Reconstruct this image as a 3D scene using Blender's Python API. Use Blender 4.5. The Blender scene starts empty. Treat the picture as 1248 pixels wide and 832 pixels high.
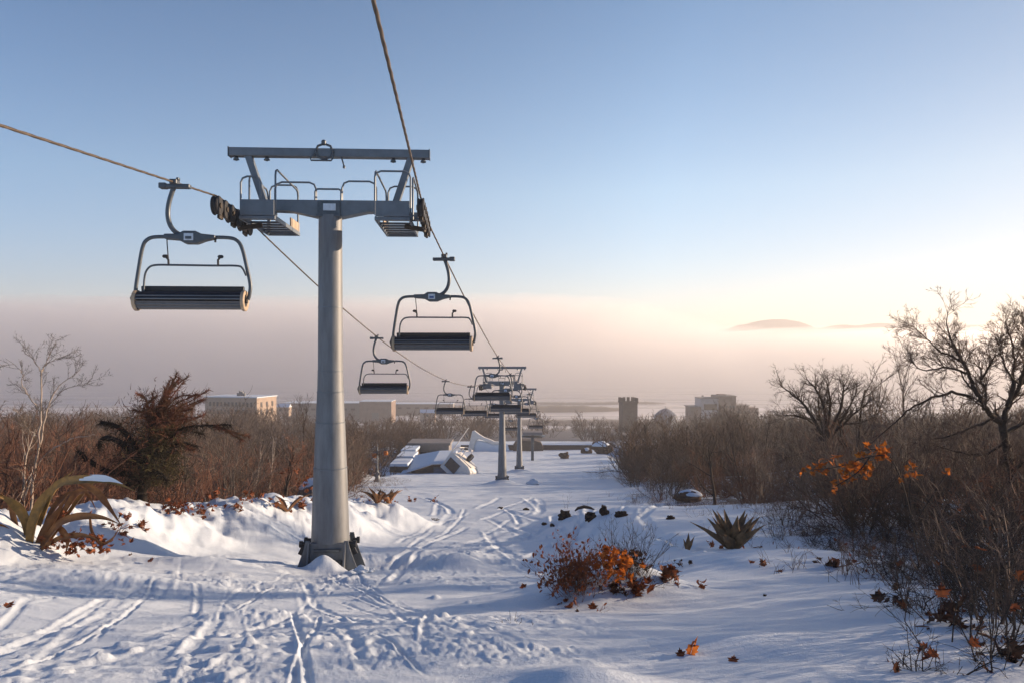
import bpy, math, random
import numpy as np
from mathutils import Vector, Matrix

R = math.radians
sc = bpy.context.scene
COL = sc.collection
F = 901.0            # focal length in photo pixels (1248 wide)
CX, HY = 624.0, 430.0
SUN_AZ, SUN_EL = 70.0, 11.0
EXPO = 1.0

# ------------------------------------------------------------------ noise
def _h(ix, iy, s):
    n = (ix * 374761393 + iy * 668265263 + s * 974634777) & 0xFFFFFFFF
    n = ((n ^ (n >> 13)) * 1274126177) & 0xFFFFFFFF
    n = n ^ (n >> 16)
    return (n & 0xFFFFFF) / float(0xFFFFFF)

def vnoise(x, y, s=0):
    x = np.asarray(x, float); y = np.asarray(y, float)
    ix = np.floor(x).astype(np.int64); iy = np.floor(y).astype(np.int64)
    fx = x - ix; fy = y - iy
    ux = fx * fx * fx * (fx * (fx * 6 - 15) + 10); uy = fy * fy * fy * (fy * (fy * 6 - 15) + 10)
    a = _h(ix, iy, s); b = _h(ix + 1, iy, s); c = _h(ix, iy + 1, s); d = _h(ix + 1, iy + 1, s)
    return (a + (b - a) * ux) + ((c + (d - c) * ux) - (a + (b - a) * ux)) * uy

def fbm(x, y, o=4, s=0):
    t = 0; a = .5; f = 1.0
    for i in range(o):
        t = t + a * (vnoise(x * f + 17.3 * i, y * f - 9.1 * i, s + i) * 2 - 1)
        a *= .5; f *= 2.03
    return t

def S(t):
    t = np.clip(t, 0, 1); return t * t * (3 - 2 * t)

# ------------------------------------------------------------------ terrain
_ty = np.arange(-120, 900, .5)
_tz = np.interp(_ty, [-120, -10, 0, 2, 3.8, 6, 10, 14, 18, 24, 30, 45, 64, 90, 120, 170, 200, 260, 380, 500, 600, 640, 900],
                [3, -1.1, -1.4, -1.5, -1.72, -2.25, -3.4, -4.35, -5.25, -6.25, -7.15, -9.0, -11.4, -14.5, -18, -22, -24, -29, -40, -52, -61.5, -65, -70])
_k = np.hanning(11); _k /= _k.sum()
_tz = np.convolve(np.pad(_tz, 5, mode='edge'), _k, mode='valid')

def toe(Y):
    return np.interp(Y, [4, 8, 13, 22, 28, 31, 36], [-7.6, -8.3, -9.0, -6.1, -4.0, -2.9, -3.2])

RNG = np.random.default_rng(11)
GROOVES = []
def _add_groove(x0, y0, dx, dy, L, w, dep, bend):
    GROOVES.append((x0, y0, dx, dy, L, w, dep, bend))
for i in range(70):
    y0 = RNG.uniform(2.6, 11); x0 = RNG.uniform(-8, -.6) * (y0 / 9 + .25)
    a = RNG.uniform(-.55, -.1) + (.25 if RNG.random() < .12 else 0)
    L = RNG.uniform(2, 8)
    n = math.hypot(a, 1)
    _add_groove(x0, y0, a / n, 1 / n, L, RNG.uniform(.015, .065), RNG.uniform(.006, .024), RNG.uniform(-.012, .012))
for i in range(34):
    y0 = RNG.uniform(12, 40); x0 = RNG.uniform(-4, 5)
    a = RNG.uniform(-.25, .35); n = math.hypot(a, 1)
    _add_groove(x0, y0, a / n, 1 / n, RNG.uniform(6, 22), RNG.uniform(.08, .22), RNG.uniform(.03, .07), RNG.uniform(-.012, .012))
for i in range(16):        # tracks that cross in front of the tower towards the bank
    y0 = RNG.uniform(11.5, 17.0); x0 = RNG.uniform(-11, -6.5)
    a = RNG.uniform(.05, .3)
    n = math.hypot(1, a)
    _add_groove(x0, y0, 1 / n, a / n, RNG.uniform(3, 7), RNG.uniform(.06, .16), RNG.uniform(.03, .06), RNG.uniform(.0, .03))
LUMPS = []
for i in range(70):
    t = RNG.random()
    if t < .5:  y = RNG.uniform(4.5, 12.5); x = RNG.normal(-3.3, 1.5) * y / 9; s = RNG.uniform(.015, .05)
    elif t < .75: y = RNG.uniform(12, 22); x = RNG.uniform(-9, 0); s = RNG.uniform(.03, .08)
    else: y = RNG.uniform(6, 26); x = RNG.normal(-.3, .8); s = RNG.uniform(.02, .06)
    LUMPS.append((x, y, s, s * RNG.uniform(.5, 1.0)))
MOUNDS = [(-.85, 63.7, 1.5, 1.3, .55), (.9, 89.7, 1.5, 1.3, .5), (1.15, 9.95, 1.15, .85, .42), (1.75, 9.9, .5, .5, .14), (.75, 9.2, .5, .3, .12), (-4.35, 17.15, .36, .3, .42), (-5.5, 16.9, .9, .6, .1), (-3.3, 17.0, .9, .5, .1),
          (-3.1, 19.4, 1.5, 1.3, -.5), (-1.35, 17.6, .8, .8, .42), (-1.2, 19.6, .5, 1.2, .3), (-6.2, 15.6, 1.4, .5, .22),
          (.35, 3.9, .35, .3, .09), (3.3, 5.4, .8, .5, .16), (1.65, 5.1, .9, .35, .1), (-6.0, 11.5, 1.8, .7, .18), (-2.8, 7.6, .7, .5, .12), (-1.2, 12.4, 1.2, .8, .14),
          (4.9, 12.8, 2.0, 1.2, .2), (1.6, 13.6, 1.6, .9, .13), (-7.4, 21.5, 1.0, 1.0, .25), (-5.6, 26.5, 1.0, 1.2, .3), (-4.2, 30.5, 1.0, 1.0, .35), (-9.4, 18.2, .9, 1.0, .22), (-8.3, 16.7, .9, .6, .2)]

def H(X, Y, detail=True):
    X = np.asarray(X, float); Y = np.asarray(Y, float)
    z = np.interp(Y, _ty, _tz)
    # left: cross slope and the pushed-up bank
    near = 1 - S((Y - 30) / 12)
    z = z + .085 * np.clip(-X - 4.2, 0, 5) * near
    d = toe(Y) - X
    ya = S((Y - 5) / 4) * (1 - S((Y - 31.5) / 4.5))
    hb = 1.02 + .32 * fbm(X * .35, Y * .35, 2, 5)
    z = z + ya * (hb * S(d / 3.0) - (hb + 1.0) * S((d - 4.3) / 4.5))
    z = z + ya * S(d / 2) * (.42 * fbm(X * .75, Y * .75, 3, 9) + .15 * fbm(X * 2.6, Y * 2.6, 3, 13))
    # right: plateau that ends in a crest
    z = z + S((X - .3) / 4.2) * np.interp(Y, [5, 8, 12, 17, 22, 28, 33, 40], [0, .12, .42, .85, 1.0, 1.08, .5, 0])
    z = z + .06 * np.clip(X - 7, 0, 30) * np.clip(1 - (Y - 60) / 120, 0, 1)
    # beyond the slope edges the ground is rougher
    edge = np.maximum(S((X - 9 - .06 * Y) / 4), S((-X - 9 - .05 * Y) / 4) * S((Y - 30) / 10))
    z = z + edge * .9 * fbm(X * .12, Y * .12, 3, 21) * np.clip(Y / 30, .2, 3)
    # terrace where the service road cuts the slope
    z = z + .9 * S((Y - 168) / 1.2) * (1 - S((Y - 176) / 25))
    if detail:
        for (mx, my, sx, sy, h) in MOUNDS:
            z = z + h * np.exp(-((X - mx) / sx) ** 2 - ((Y - my) / sy) ** 2)
        z = z + .10 * fbm(X * .45, Y * .45, 3, 31)
        # wind ripples, elongated roughly across the slope
        u = X * .95 - Y * .3; v = X * .3 + Y * .95
        z = z + (.026 * fbm(u * 1.1, v * 3.6, 3, 41) + .007 * fbm(u * 2.2, v * 13, 3, 43) * S((vnoise(u * .6, v * .6, 45) - .35) / .3)) * (1 - S((Y - 25) / 20))
        tr = S((fbm(X * .30 + 3, Y * .30, 2, 51) + .18) / .3) * S((1.6 - X) / 2.5) * (1 - S((Y - 24) / 16))
        z = z + tr * (.020 * fbm(X * 2.2, Y * 1.5, 4, 61) + .016 * np.abs(fbm(X * 6.5, Y * 4.0, 3, 71)))
        # fine parallel streaks left by skis and boards
        su = -.3 * X + .95 * Y; sv = .95 * X + .3 * Y + .12 * fbm(X * .4, Y * .4, 2, 91)
        z = z + tr * S((fbm(X * .5, Y * .35, 2, 95) + .25) / .4) * (.020 * fbm(su * .8, sv * 10, 2, 97) + .009 * fbm(su * 3, sv * 24, 2, 99))
        z = z + tr * .03 * np.abs(fbm(X * 13, Y * 10, 3, 89)) * S((fbm(X * .9, Y * .9, 2, 93) - .0) / .3)
        # scattered crumbs
        c = vnoise(X * 9, Y * 8, 81); z = z + tr * .022 * S((c - .74) / .2)
    return z

def H1(x, y): return float(H(np.array([x]), np.array([y]))[0])

def P(px, py, Y):
    return Vector(((px - CX) / F * Y, Y, (HY - py) / F * Y))

def ground_px(px, py, y0=2.5, y1=260):
    """where the view ray through a photo pixel first meets the terrain"""
    Ys = np.geomspace(y0, y1, 800)
    zs = H((px - CX) / F * Ys, Ys)
    hit = np.nonzero((HY - py) / F * Ys <= zs)[0]
    Y = Ys[hit[0]] if len(hit) else y1
    return Vector(((px - CX) / F * Y, Y, H1((px - CX) / F * Y, Y)))

# ------------------------------------------------------------------ materials
def new_mat(name):
    m = bpy.data.materials.new(name); m.use_nodes = True
    nt = m.node_tree; b = nt.nodes['Principled BSDF']
    return m, nt, b

def mat(name, col, rough=.6, metal=0.0, var=.25, scale=6.0, bump=.0, bscale=40., col2=None, spec=.5, stretch=None, translucent=0, rnd=None):
    m, nt, b = new_mat(name)
    N, L = nt.nodes, nt.links
    tc = N.new('ShaderNodeTexCoord'); mp = N.new('ShaderNodeMapping')
    L.new(tc.outputs['Object'], mp.inputs['Vector'])
    if stretch: mp.inputs['Scale'].default_value = stretch
    n1 = N.new('ShaderNodeTexNoise'); n1.inputs['Scale'].default_value = scale; n1.inputs['Detail'].default_value = 6
    n1.inputs['Roughness'].default_value = .65
    L.new(mp.outputs['Vector'], n1.inputs['Vector'])
    r = N.new('ShaderNodeValToRGB')
    c2 = col2 or tuple(max(0, c * (1 - var)) for c in col)
    c1 = tuple(min(1, c * (1 + var * .6)) for c in col) if not col2 else col
    r.color_ramp.elements[0].position = .32; r.color_ramp.elements[1].position = .68
    r.color_ramp.elements[0].color = (*c2, 1); r.color_ramp.elements[1].color = (*c1, 1)
    L.new(n1.outputs['Fac'], r.inputs['Fac']); L.new(r.outputs['Color'], b.inputs['Base Color'])
    if rnd:
        oi = N.new('ShaderNodeObjectInfo'); rr = N.new('ShaderNodeMapRange'); rr.inputs[3].default_value = rnd[0]; rr.inputs[4].default_value = rnd[1]
        mm = N.new('ShaderNodeMix'); mm.data_type = 'RGBA'; mm.blend_type = 'MULTIPLY'; mm.inputs[0].default_value = 1
        L.new(oi.outputs['Random'], rr.inputs[0]); L.new(r.outputs['Color'], mm.inputs[6]); L.new(rr.outputs[0], mm.inputs[7]); L.new(mm.outputs[2], b.inputs['Base Color'])
    b.inputs['Metallic'].default_value = metal
    b.inputs['Specular IOR Level'].default_value = spec
    mr = N.new('ShaderNodeMapRange'); mr.inputs[3].default_value = max(0, rough - .12); mr.inputs[4].default_value = min(1, rough + .12)
    L.new(n1.outputs['Fac'], mr.inputs[0]); L.new(mr.outputs[0], b.inputs['Roughness'])
    if bump:
        n2 = N.new('ShaderNodeTexNoise'); n2.inputs['Scale'].default_value = bscale; n2.inputs['Detail'].default_value = 5
        L.new(mp.outputs['Vector'], n2.inputs['Vector'])
        bp = N.new('ShaderNodeBump'); bp.inputs['Strength'].default_value = bump; bp.inputs['Distance'].default_value = .02
        L.new(n2.outputs['Fac'], bp.inputs['Height']); L.new(bp.outputs['Normal'], b.inputs['Normal'])
    if translucent:
        tr = N.new('ShaderNodeBsdfTranslucent'); mx = N.new('ShaderNodeMixShader'); mx.inputs[0].default_value = translucent
        L.new(r.outputs['Color'], tr.inputs['Color'])
        out = N['Material Output']
        L.new(b.outputs[0], mx.inputs[1]); L.new(tr.outputs[0], mx.inputs[2]); L.new(mx.outputs[0], out.inputs['Surface'])
    return m

M = {}
M['steel'] = mat('galvanised_steel', (.155, .18, .205), .5, .3, .2, 3, .08, 60)
M['pole'] = mat('galvanised_pole', (.165, .178, .192), .55, .15, .3, 2.2, .05, 30, stretch=(3, 3, .5))
M['dark_steel'] = mat('dark_steel', (.10, .115, .13), .45, .5, .3, 8)
M['chair_steel'] = mat('chair_tube', (.085, .10, .115), .42, .3, .2, 10)
M['black_rubber'] = mat('black_rubber', (.022, .022, .024), .55, 0, .3, 12)
M['vinyl'] = mat('seat_vinyl', (.016, .018, .022), .38, 0, .3, 14, .08, 90)
M['seat_grey'] = mat('seat_underside', (.09, .095, .105), .42, .1, .2, 9)
M['tan'] = mat('tan_edge', (.42, .32, .22), .6, 0, .25, 8)
M['plate'] = mat('pale_plate', (.55, .62, .70), .45, 0, .2, 10)
M['blue_plate'] = mat('blue_plate', (.06, .12, .32), .45, 0, .2, 10)
M['rope'] = mat('rope_wire', (.105, .078, .055), .55, .3, .4, 30)
M['rust'] = mat('rusty_wheel_frame', (.085, .065, .048), .6, .3, .5, 14, .1, col2=(.03, .028, .026))
M['twig'] = mat('brown_twig', (.085, .058, .045), .85, 0, .35, 1.4, spec=.2, rnd=(.75, 2.0))
M['twig_red'] = mat('reddish_twig', (.135, .065, .042), .85, 0, .35, 1.4, spec=.2, rnd=(.75, 2.0))
M['twig_grey'] = mat('grey_brown_twig', (.11, .088, .072), .85, 0, .35, 1.4, spec=.2, rnd=(.75, 2.0))
M['bark'] = mat('dark_bark', (.055, .04, .032), .9, 0, .35, 9, .3, 30, spec=.2)
M['bark_pale'] = mat('pale_bark', (.36, .30, .25), .8, 0, .35, 9, .2, 30, spec=.2)
M['bark_black'] = mat('blackened_bark', (.024, .018, .014), .9, 0, .4, 9, .3, 30, spec=.2)
M['needle_red'] = mat('reddish_needles', (.17, .055, .035), .8, 0, .4, 3, spec=.2, col2=(.05, .04, .02))
M['needle_olive'] = mat('olive_needles', (.075, .06, .022), .8, 0, .4, 3, spec=.2, col2=(.03, .025, .012))
M['leaf_orange'] = mat('orange_leaf', (.60, .19, .025), .6, 0, .3, 9, col2=(.30, .075, .018), spec=.3, translucent=.5)
M['leaf_rust'] = mat('rust_leaf', (.34, .10, .03), .7, 0, .3, 9, col2=(.12, .035, .016), spec=.3, translucent=.25)
M['leaf_brown'] = mat('brown_leaf', (.12, .05, .025), .75, 0, .3, 9, col2=(.055, .026, .016), spec=.3, translucent=.15)
M['agave'] = mat('withered_agave_leaf', (.28, .13, .04), .6, 0, .3, 5, .15, 50, col2=(.11, .042, .016), spec=.4)
M['agave_green'] = mat('olive_agave_leaf', (.33, .185, .045), .55, 0, .3, 5, .15, 50, col2=(.11, .07, .022), spec=.4)
M['agave_dry'] = mat('dry_agave_leaf', (.30, .17, .08), .7, 0, .3, 5, .2, 50, col2=(.075, .052, .028), spec=.3)
M['rock'] = mat('grey_rock', (.16, .14, .125), .9, 0, .4, 3, .6, 9, spec=.2)
M['rock_brown'] = mat('brown_rock', (.085, .05, .033), .9, 0, .4, 3, .6, 9, spec=.2)
M['clod'] = mat('dark_clod', (.045, .03, .022), .95, 0, .4, 12, .5, 30, spec=.2)
M['concrete'] = mat('concrete', (.22, .20, .19), .85, 0, .25, 1.2, .1, 12)
M['brown_wall'] = mat('brown_timber_wall', (.085, .06, .045), .8, 0, .3, 2.5, .1, 20, stretch=(1, 1, 5))
M['white_paint'] = mat('white_paint', (.74, .71, .66), .5, 0, .12, 2, .05, 12)
M['glass_dark'] = mat('dark_glass', (.06, .055, .055), .3, 0, .2, 3)
M['blue_door'] = mat('slate_blue_door', (.10, .13, .19), .6, 0, .2, 4)
M['beige'] = mat('beige_masonry', (.42, .32, .25), .85, 0, .2, .25)
M['brick'] = mat('brown_masonry', (.26, .19, .155), .9, 0, .25, .3)
M['stone_dark'] = mat('dark_stone', (.10, .083, .072), .95, 0, .35, .6)
M['metal_wall'] = mat('pale_metal_wall', (.42, .43, .46), .5, .2, .12, .3)
M['tent'] = mat('blue_white_fabric', (.12, .15, .21), .6, 0, .2, .2)
M['lantern'] = mat('amber_lantern_glass', (.60, .22, .03), .35, 0, .2, 6, translucent=.4)
M['shore'] = mat('brown_shore', (.12, .095, .08), .95, 0, .35, .03)
M['far_wood'] = mat('far_wood_twig', (.095, .066, .050), .9, 0, .4, .12, spec=.1)
M['hill'] = mat('hill_scrub', (.07, .075, .08), 1, 0, .3, .01)

def snow_material(name, ground=False):
    m, nt, b = new_mat(name); N, L = nt.nodes, nt.links
    tc = N.new('ShaderNodeTexCoord')
    n1 = N.new('ShaderNodeTexNoise'); n1.inputs['Scale'].default_value = 1.3; n1.inputs['Detail'].default_value = 5
    L.new(tc.outputs['Object'], n1.inputs['Vector'])
    r = N.new('ShaderNodeValToRGB')
    r.color_ramp.elements[0].color = (.60, .685, .775, 1); r.color_ramp.elements[1].color = (.70, .775, .85, 1)
    L.new(n1.outputs['Fac'], r.inputs['Fac'])
    col = r.outputs['Color']
    if ground:
        at = N.new('ShaderNodeAttribute'); at.attribute_name = 'litter'
        n3 = N.new('ShaderNodeTexNoise'); n3.inputs['Scale'].default_value = 1.6; n3.inputs['Detail'].default_value = 9; n3.inputs['Roughness'].default_value = .75
        L.new(tc.outputs['Object'], n3.inputs['Vector'])
        ad = N.new('ShaderNodeMath'); ad.operation = 'ADD'
        L.new(at.outputs['Fac'], ad.inputs[0]); L.new(n3.outputs['Fac'], ad.inputs[1])
        mr = N.new('ShaderNodeMapRange'); mr.inputs[1].default_value = .96; mr.inputs[2].default_value = 1.04
        L.new(ad.outputs[0], mr.inputs[0])
        n4 = N.new('ShaderNodeTexNoise'); n4.inputs['Scale'].default_value = 3.0; n4.inputs['Detail'].default_value = 8
        L.new(tc.outputs['Object'], n4.inputs['Vector'])
        r2 = N.new('ShaderNodeValToRGB')
        r2.color_ramp.elements[0].color = (.035, .024, .018, 1); r2.color_ramp.elements[1].color = (.12, .08, .058, 1)
        L.new(n4.outputs['Fac'], r2.inputs['Fac'])
        mx = N.new('ShaderNodeMix'); mx.data_type = 'RGBA'
        L.new(mr.outputs[0], mx.inputs['Factor']); L.new(col, mx.inputs[6]); L.new(r2.outputs['Color'], mx.inputs[7])
        col = mx.outputs[2]
    L.new(col, b.inputs['Base Color'])
    b.inputs['Roughness'].default_value = .55
    b.inputs['Specular IOR Level'].default_value = .35
    # crystals: fine grain + soft medium grain
    g1 = N.new('ShaderNodeTexNoise'); g1.inputs['Scale'].default_value = 26; g1.inputs['Detail'].default_value = 7; g1.inputs['Roughness'].default_value = .7
    L.new(tc.outputs['Object'], g1.inputs['Vector'])
    b1 = N.new('ShaderNodeBump'); b1.inputs['Strength'].default_value = .65; b1.inputs['Distance'].default_value = .018
    L.new(g1.outputs['Fac'], b1.inputs['Height'])
    L.new(b1.outputs['Normal'], b.inputs['Normal'])
    return m
M['snow'] = snow_material('snow')
M['snow_ground'] = snow_material('snow_ground', True)

def water_material():
    m, nt, b = new_mat('river_water'); N, L = nt.nodes, nt.links
    tc = N.new('ShaderNodeTexCoord'); mp = N.new('ShaderNodeMapping'); mp.inputs['Scale'].default_value = (.004, .03, 1)
    L.new(tc.outputs['Object'], mp.inputs['Vector'])
    n = N.new('ShaderNodeTexNoise'); n.inputs['Scale'].default_value = 1.0; n.inputs['Detail'].default_value = 6
    L.new(mp.outputs['Vector'], n.inputs['Vector'])
    r = N.new('ShaderNodeValToRGB'); r.color_ramp.elements[0].position = .38; r.color_ramp.elements[1].position = .52
    r.color_ramp.elements[0].color = (.10, .10, .11, 1); r.color_ramp.elements[1].color = (.62, .60, .60, 1)   # open water and thin ice
    L.new(n.outputs['Fac'], r.inputs['Fac']); L.new(r.outputs['Color'], b.inputs['Base Color'])
    b.inputs['Roughness'].default_value = .22
    n2 = N.new('ShaderNodeTexNoise'); n2.inputs['Scale'].default_value = .5; L.new(tc.outputs['Object'], n2.inputs['Vector'])
    bp = N.new('ShaderNodeBump'); bp.inputs['Strength'].default_value = .15; bp.inputs['Distance'].default_value = .1
    L.new(n2.outputs['Fac'], bp.inputs['Height']); L.new(bp.outputs['Normal'], b.inputs['Normal'])
    return m
M['water'] = water_material()

def volume_mat(name, col, dens, aniso):
    m = bpy.data.materials.new(name); m.use_nodes = True; nt = m.node_tree; nt.nodes.clear()
    o = nt.nodes.new('ShaderNodeOutputMaterial'); v = nt.nodes.new('ShaderNodeVolumePrincipled')
    v.inputs['Color'].default_value = (*col, 1); v.inputs['Density'].default_value = dens; v.inputs['Anisotropy'].default_value = aniso
    nt.links.new(v.outputs[0], o.inputs['Volume'])
    return m

# ------------------------------------------------------------------ mesh helpers
class MB:
    def __init__(s): s.v = []; s.f = []
    def add(s, vs, fs):
        o = len(s.v); s.v += [tuple(v) for v in vs]; s.f += [tuple(i + o for i in f) for f in fs]; return s
    def box(s, c, d, rot=None):
        c = Vector(c); h = Vector(d) / 2
        vs = []
        for z in (-1, 1):
            for (x, y) in ((-1, -1), (1, -1), (1, 1), (-1, 1)):
                p = Vector((x * h.x, y * h.y, z * h.z))
                if rot: p = rot @ p
                vs.append(c + p)
        return s.add(vs, [(3, 2, 1, 0), (4, 5, 6, 7), (0, 1, 5, 4), (1, 2, 6, 5), (2, 3, 7, 6), (3, 0, 4, 7)])
    def bar(s, a, b, w, h, up=(0, 0, 1)):
        a, b = Vector(a), Vector(b); d = (b - a); L = d.length; d.normalize()
        x = d.cross(Vector(up))
        if x.length < 1e-4: x = d.cross(Vector((1, 0, 0)))
        x.normalize(); z = x.cross(d)
        rot = Matrix((x, d, z)).transposed()
        return s.box((a + b) / 2, (w, L, h), rot)
    def prism(s, pts, axis, a, b):
        """2-D polygon pts extruded along axis (0,1,2) from a to b"""
        n = len(pts); vs = []
        for t in (a, b):
            for (u, v) in pts:
                vs.append((t, u, v) if axis == 0 else ((u, t, v) if axis == 1 else (u, v, t)))
        fs = [tuple(range(n)), tuple(reversed(range(n, 2 * n)))] + [(i, i + n, (i + 1) % n + n, (i + 1) % n) for i in range(n)]
        return s.add(vs, fs)
    def tube(s, path, r, k=8, cap=True):
        path = [Vector(p) for p in path]; n = len(path)
        rr = r if hasattr(r, '__len__') else [r] * n
        vs = []; u = None
        for i, p in enumerate(path):
            t = (path[min(i + 1, n - 1)] - path[max(i - 1, 0)]).normalized()
            if u is None:
                u = t.cross(Vector((0, 0, 1)))
                if u.length < .05: u = t.cross(Vector((1, 0, 0)))
            u = (u - t * u.dot(t)).normalized(); w = t.cross(u)
            for j in range(k):
                a = 2 * math.pi * j / k
                vs.append(p + (u * math.cos(a) + w * math.sin(a)) * rr[i])
        fs = [(i * k + j, i * k + (j + 1) % k, (i + 1) * k + (j + 1) % k, (i + 1) * k + j) for i in range(n - 1) for j in range(k)]
        if cap: fs += [tuple(reversed(range(k))), tuple(range((n - 1) * k, n * k))]
        return s.add(vs, fs)
    def lathe(s, prof, c=(0, 0, 0), k=24, axis=2):
        vs = []; n = len(prof)
        for (r, h) in prof:
            for j in range(k):
                a = 2 * math.pi * j / k; x, y = r * math.cos(a), r * math.sin(a)
                p = (x, y, h) if axis == 2 else ((h, x, y) if axis == 0 else (x, h, y))
                vs.append((p[0] + c[0], p[1] + c[1], p[2] + c[2]))
        fs = [(i * k + j, i * k + (j + 1) % k, (i + 1) * k + (j + 1) % k, (i + 1) * k + j) for i in range(n - 1) for j in range(k)]
        fs += [tuple(reversed(range(k))), tuple(range((n - 1) * k, n * k))]
        return s.add(vs, fs)
    def build(s, name, m, parent=None, smooth=None, bevel=0, loc=None):
        me = bpy.data.meshes.new(name); me.from_pydata([tuple(v) for v in s.v], [], s.f); me.update()
        return link(name, me, m, parent, smooth, bevel, loc)

def link(name, me, m, parent=None, smooth=None, bevel=0, loc=None):
    if m is not None: me.materials.append(m)
    o = bpy.data.objects.new(name, me); COL.objects.link(o)
    if parent is not None: o.parent = parent
    if loc is not None: o.location = loc
    if smooth is not None:
        me.polygons.foreach_set('use_smooth', [True] * len(me.polygons))
        if smooth < 179:
            try: me.set_sharp_from_angle(angle=R(smooth))
            except Exception: pass
    if bevel:
        b = o.modifiers.new('bevel', 'BEVEL'); b.width = bevel; b.segments = 2; b.limit_method = 'ANGLE'
    return o

def np_mesh(name, V, Fq, m, parent=None, smooth=False, loc=None):
    """large mesh from arrays (all faces with the same vertex count)"""
    V = np.ascontiguousarray(V, np.float32).reshape(-1, 3); Fq = np.ascontiguousarray(Fq, np.int32)
    n, k = Fq.shape
    me = bpy.data.meshes.new(name)
    me.vertices.add(len(V)); me.vertices.foreach_set('co', V.ravel())
    me.loops.add(n * k); me.loops.foreach_set('vertex_index', Fq.ravel())
    me.polygons.add(n); me.polygons.foreach_set('loop_start', np.arange(0, n * k, k, dtype=np.int32))
    me.polygons.foreach_set('use_smooth', np.full(n, smooth, bool))
    me.update(calc_edges=True); me.validate()
    return link(name, me, m, parent, loc=loc)

def tag(o, label=None, cat=None, group=None, kind=None):
    if label: o['label'] = label
    if cat: o['category'] = cat
    if group: o['group'] = group
    if kind: o['kind'] = kind
    return o

def thing(name, label, cat, loc=(0, 0, 0), rz=0, group=None, scale=1):
    o = bpy.data.objects.new(name, None); COL.objects.link(o)
    o.empty_display_size = .2
    o.location = loc; o.rotation_euler = (0, 0, rz); o.scale = (scale,) * 3
    return tag(o, label, cat, group)

KIDS = {}
def copy_tree(o, loc=None, rz=None, scale=None, label=None, group=None, parent=None):
    c = o.copy(); COL.objects.link(c)
    if parent is not None: c.parent = parent
    if loc is not None: c.location = loc
    if rz is not None: c.rotation_euler = (0, 0, rz)
    if scale is not None: c.scale = scale if hasattr(scale, '__len__') else (scale,) * 3
    if label: c['label'] = label
    if group: c['group'] = group
    for ch in [x for x in COL.objects if x.parent == o] if o.name not in KIDS else KIDS[o.name]:
        copy_tree(ch, parent=c)
    return c
def remember(o):
    kids = [x for x in COL.objects if x.parent == o]; KIDS[o.name] = kids
    for k in kids: remember(k)

def segs_arrays(Sg, k=3):
    """Sg: N x 8 (p0, p1, r0, r1) -> vertices, quad faces"""
    Sg = np.asarray(Sg, float); p0, p1, r0, r1 = Sg[:, :3], Sg[:, 3:6], Sg[:, 6], Sg[:, 7]
    d = p1 - p0; d /= np.maximum(np.linalg.norm(d, axis=1, keepdims=True), 1e-9)
    ref = np.where(np.abs(d[:, 2:3]) < .9, np.array([[0, 0, 1.]]), np.array([[1., 0, 0]]))
    u = np.cross(d, ref); u /= np.linalg.norm(u, axis=1, keepdims=True); w = np.cross(d, u)
    a = np.arange(k) * 2 * math.pi / k
    ring = u[:, None, :] * np.cos(a)[None, :, None] + w[:, None, :] * np.sin(a)[None, :, None]
    V = np.stack([p0[:, None] + ring * r0[:, None, None], p1[:, None] + ring * r1[:, None, None]], 1)   # N,2,k,3
    n = len(Sg); base = (np.arange(n) * 2 * k)[:, None]
    j = np.arange(k); jn = (j + 1) % k
    Fq = np.stack([base + j, base + jn, base + k + jn, base + k + j], 2).reshape(-1, 4)
    return V.reshape(-1, 3), Fq

def segs_mesh(name, Sg, m, parent=None, k=3, smooth=True):
    V, Fq = segs_arrays(Sg, k)
    return np_mesh(name, V, Fq, m, parent, smooth)

# ------------------------------------------------------------------ branching plants
def grow(rng, p, d, L, r, lev, Pm, out, tips=None):
    n = Pm['n'][lev]; wig = Pm['wig'][lev]; up = Pm['up'][lev]; rend = Pm.get('rend', .35)
    p = np.array(p, float); d = np.array(d, float); st = L / n
    kids = Pm['kids'][lev] if lev < len(Pm['kids']) else 0
    ts = sorted(rng.uniform(Pm['t0'][lev], 1.0, kids)) if kids else []
    ki = 0
    for i in range(n):
        d = d + rng.normal(0, wig, 3) + np.array([0, 0, up]); d /= np.linalg.norm(d)
        q = p + d * st
        ra = r * (1 - (1 - rend) * i / n); rb = r * (1 - (1 - rend) * (i + 1) / n)
        out[min(lev, len(out) - 1)].append((*p, *q, ra, rb))
        while ki < len(ts) and ts[ki] <= (i + 1) / n + 1e-6:
            t = ts[ki]; f = t * n - i; pp = p + d * st * f
            ang = Pm['ang'][lev] * rng.uniform(.6, 1.3)
            a = rng.normal(0, 1, 3); a -= d * a.dot(d); a /= np.linalg.norm(a)
            nd = d * math.cos(ang) + a * math.sin(ang)
            grow(rng, pp, nd, L * Pm['ratio'][lev] * rng.uniform(.6, 1.15) * (1.15 - .55 * t), max(rb * Pm['rr'][lev], Pm['rmin']), lev + 1, Pm, out, tips)
            ki += 1
        p = q
    if tips is not None and lev >= len(Pm['kids']) - 1: tips.append((p.copy(), d.copy()))

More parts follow.
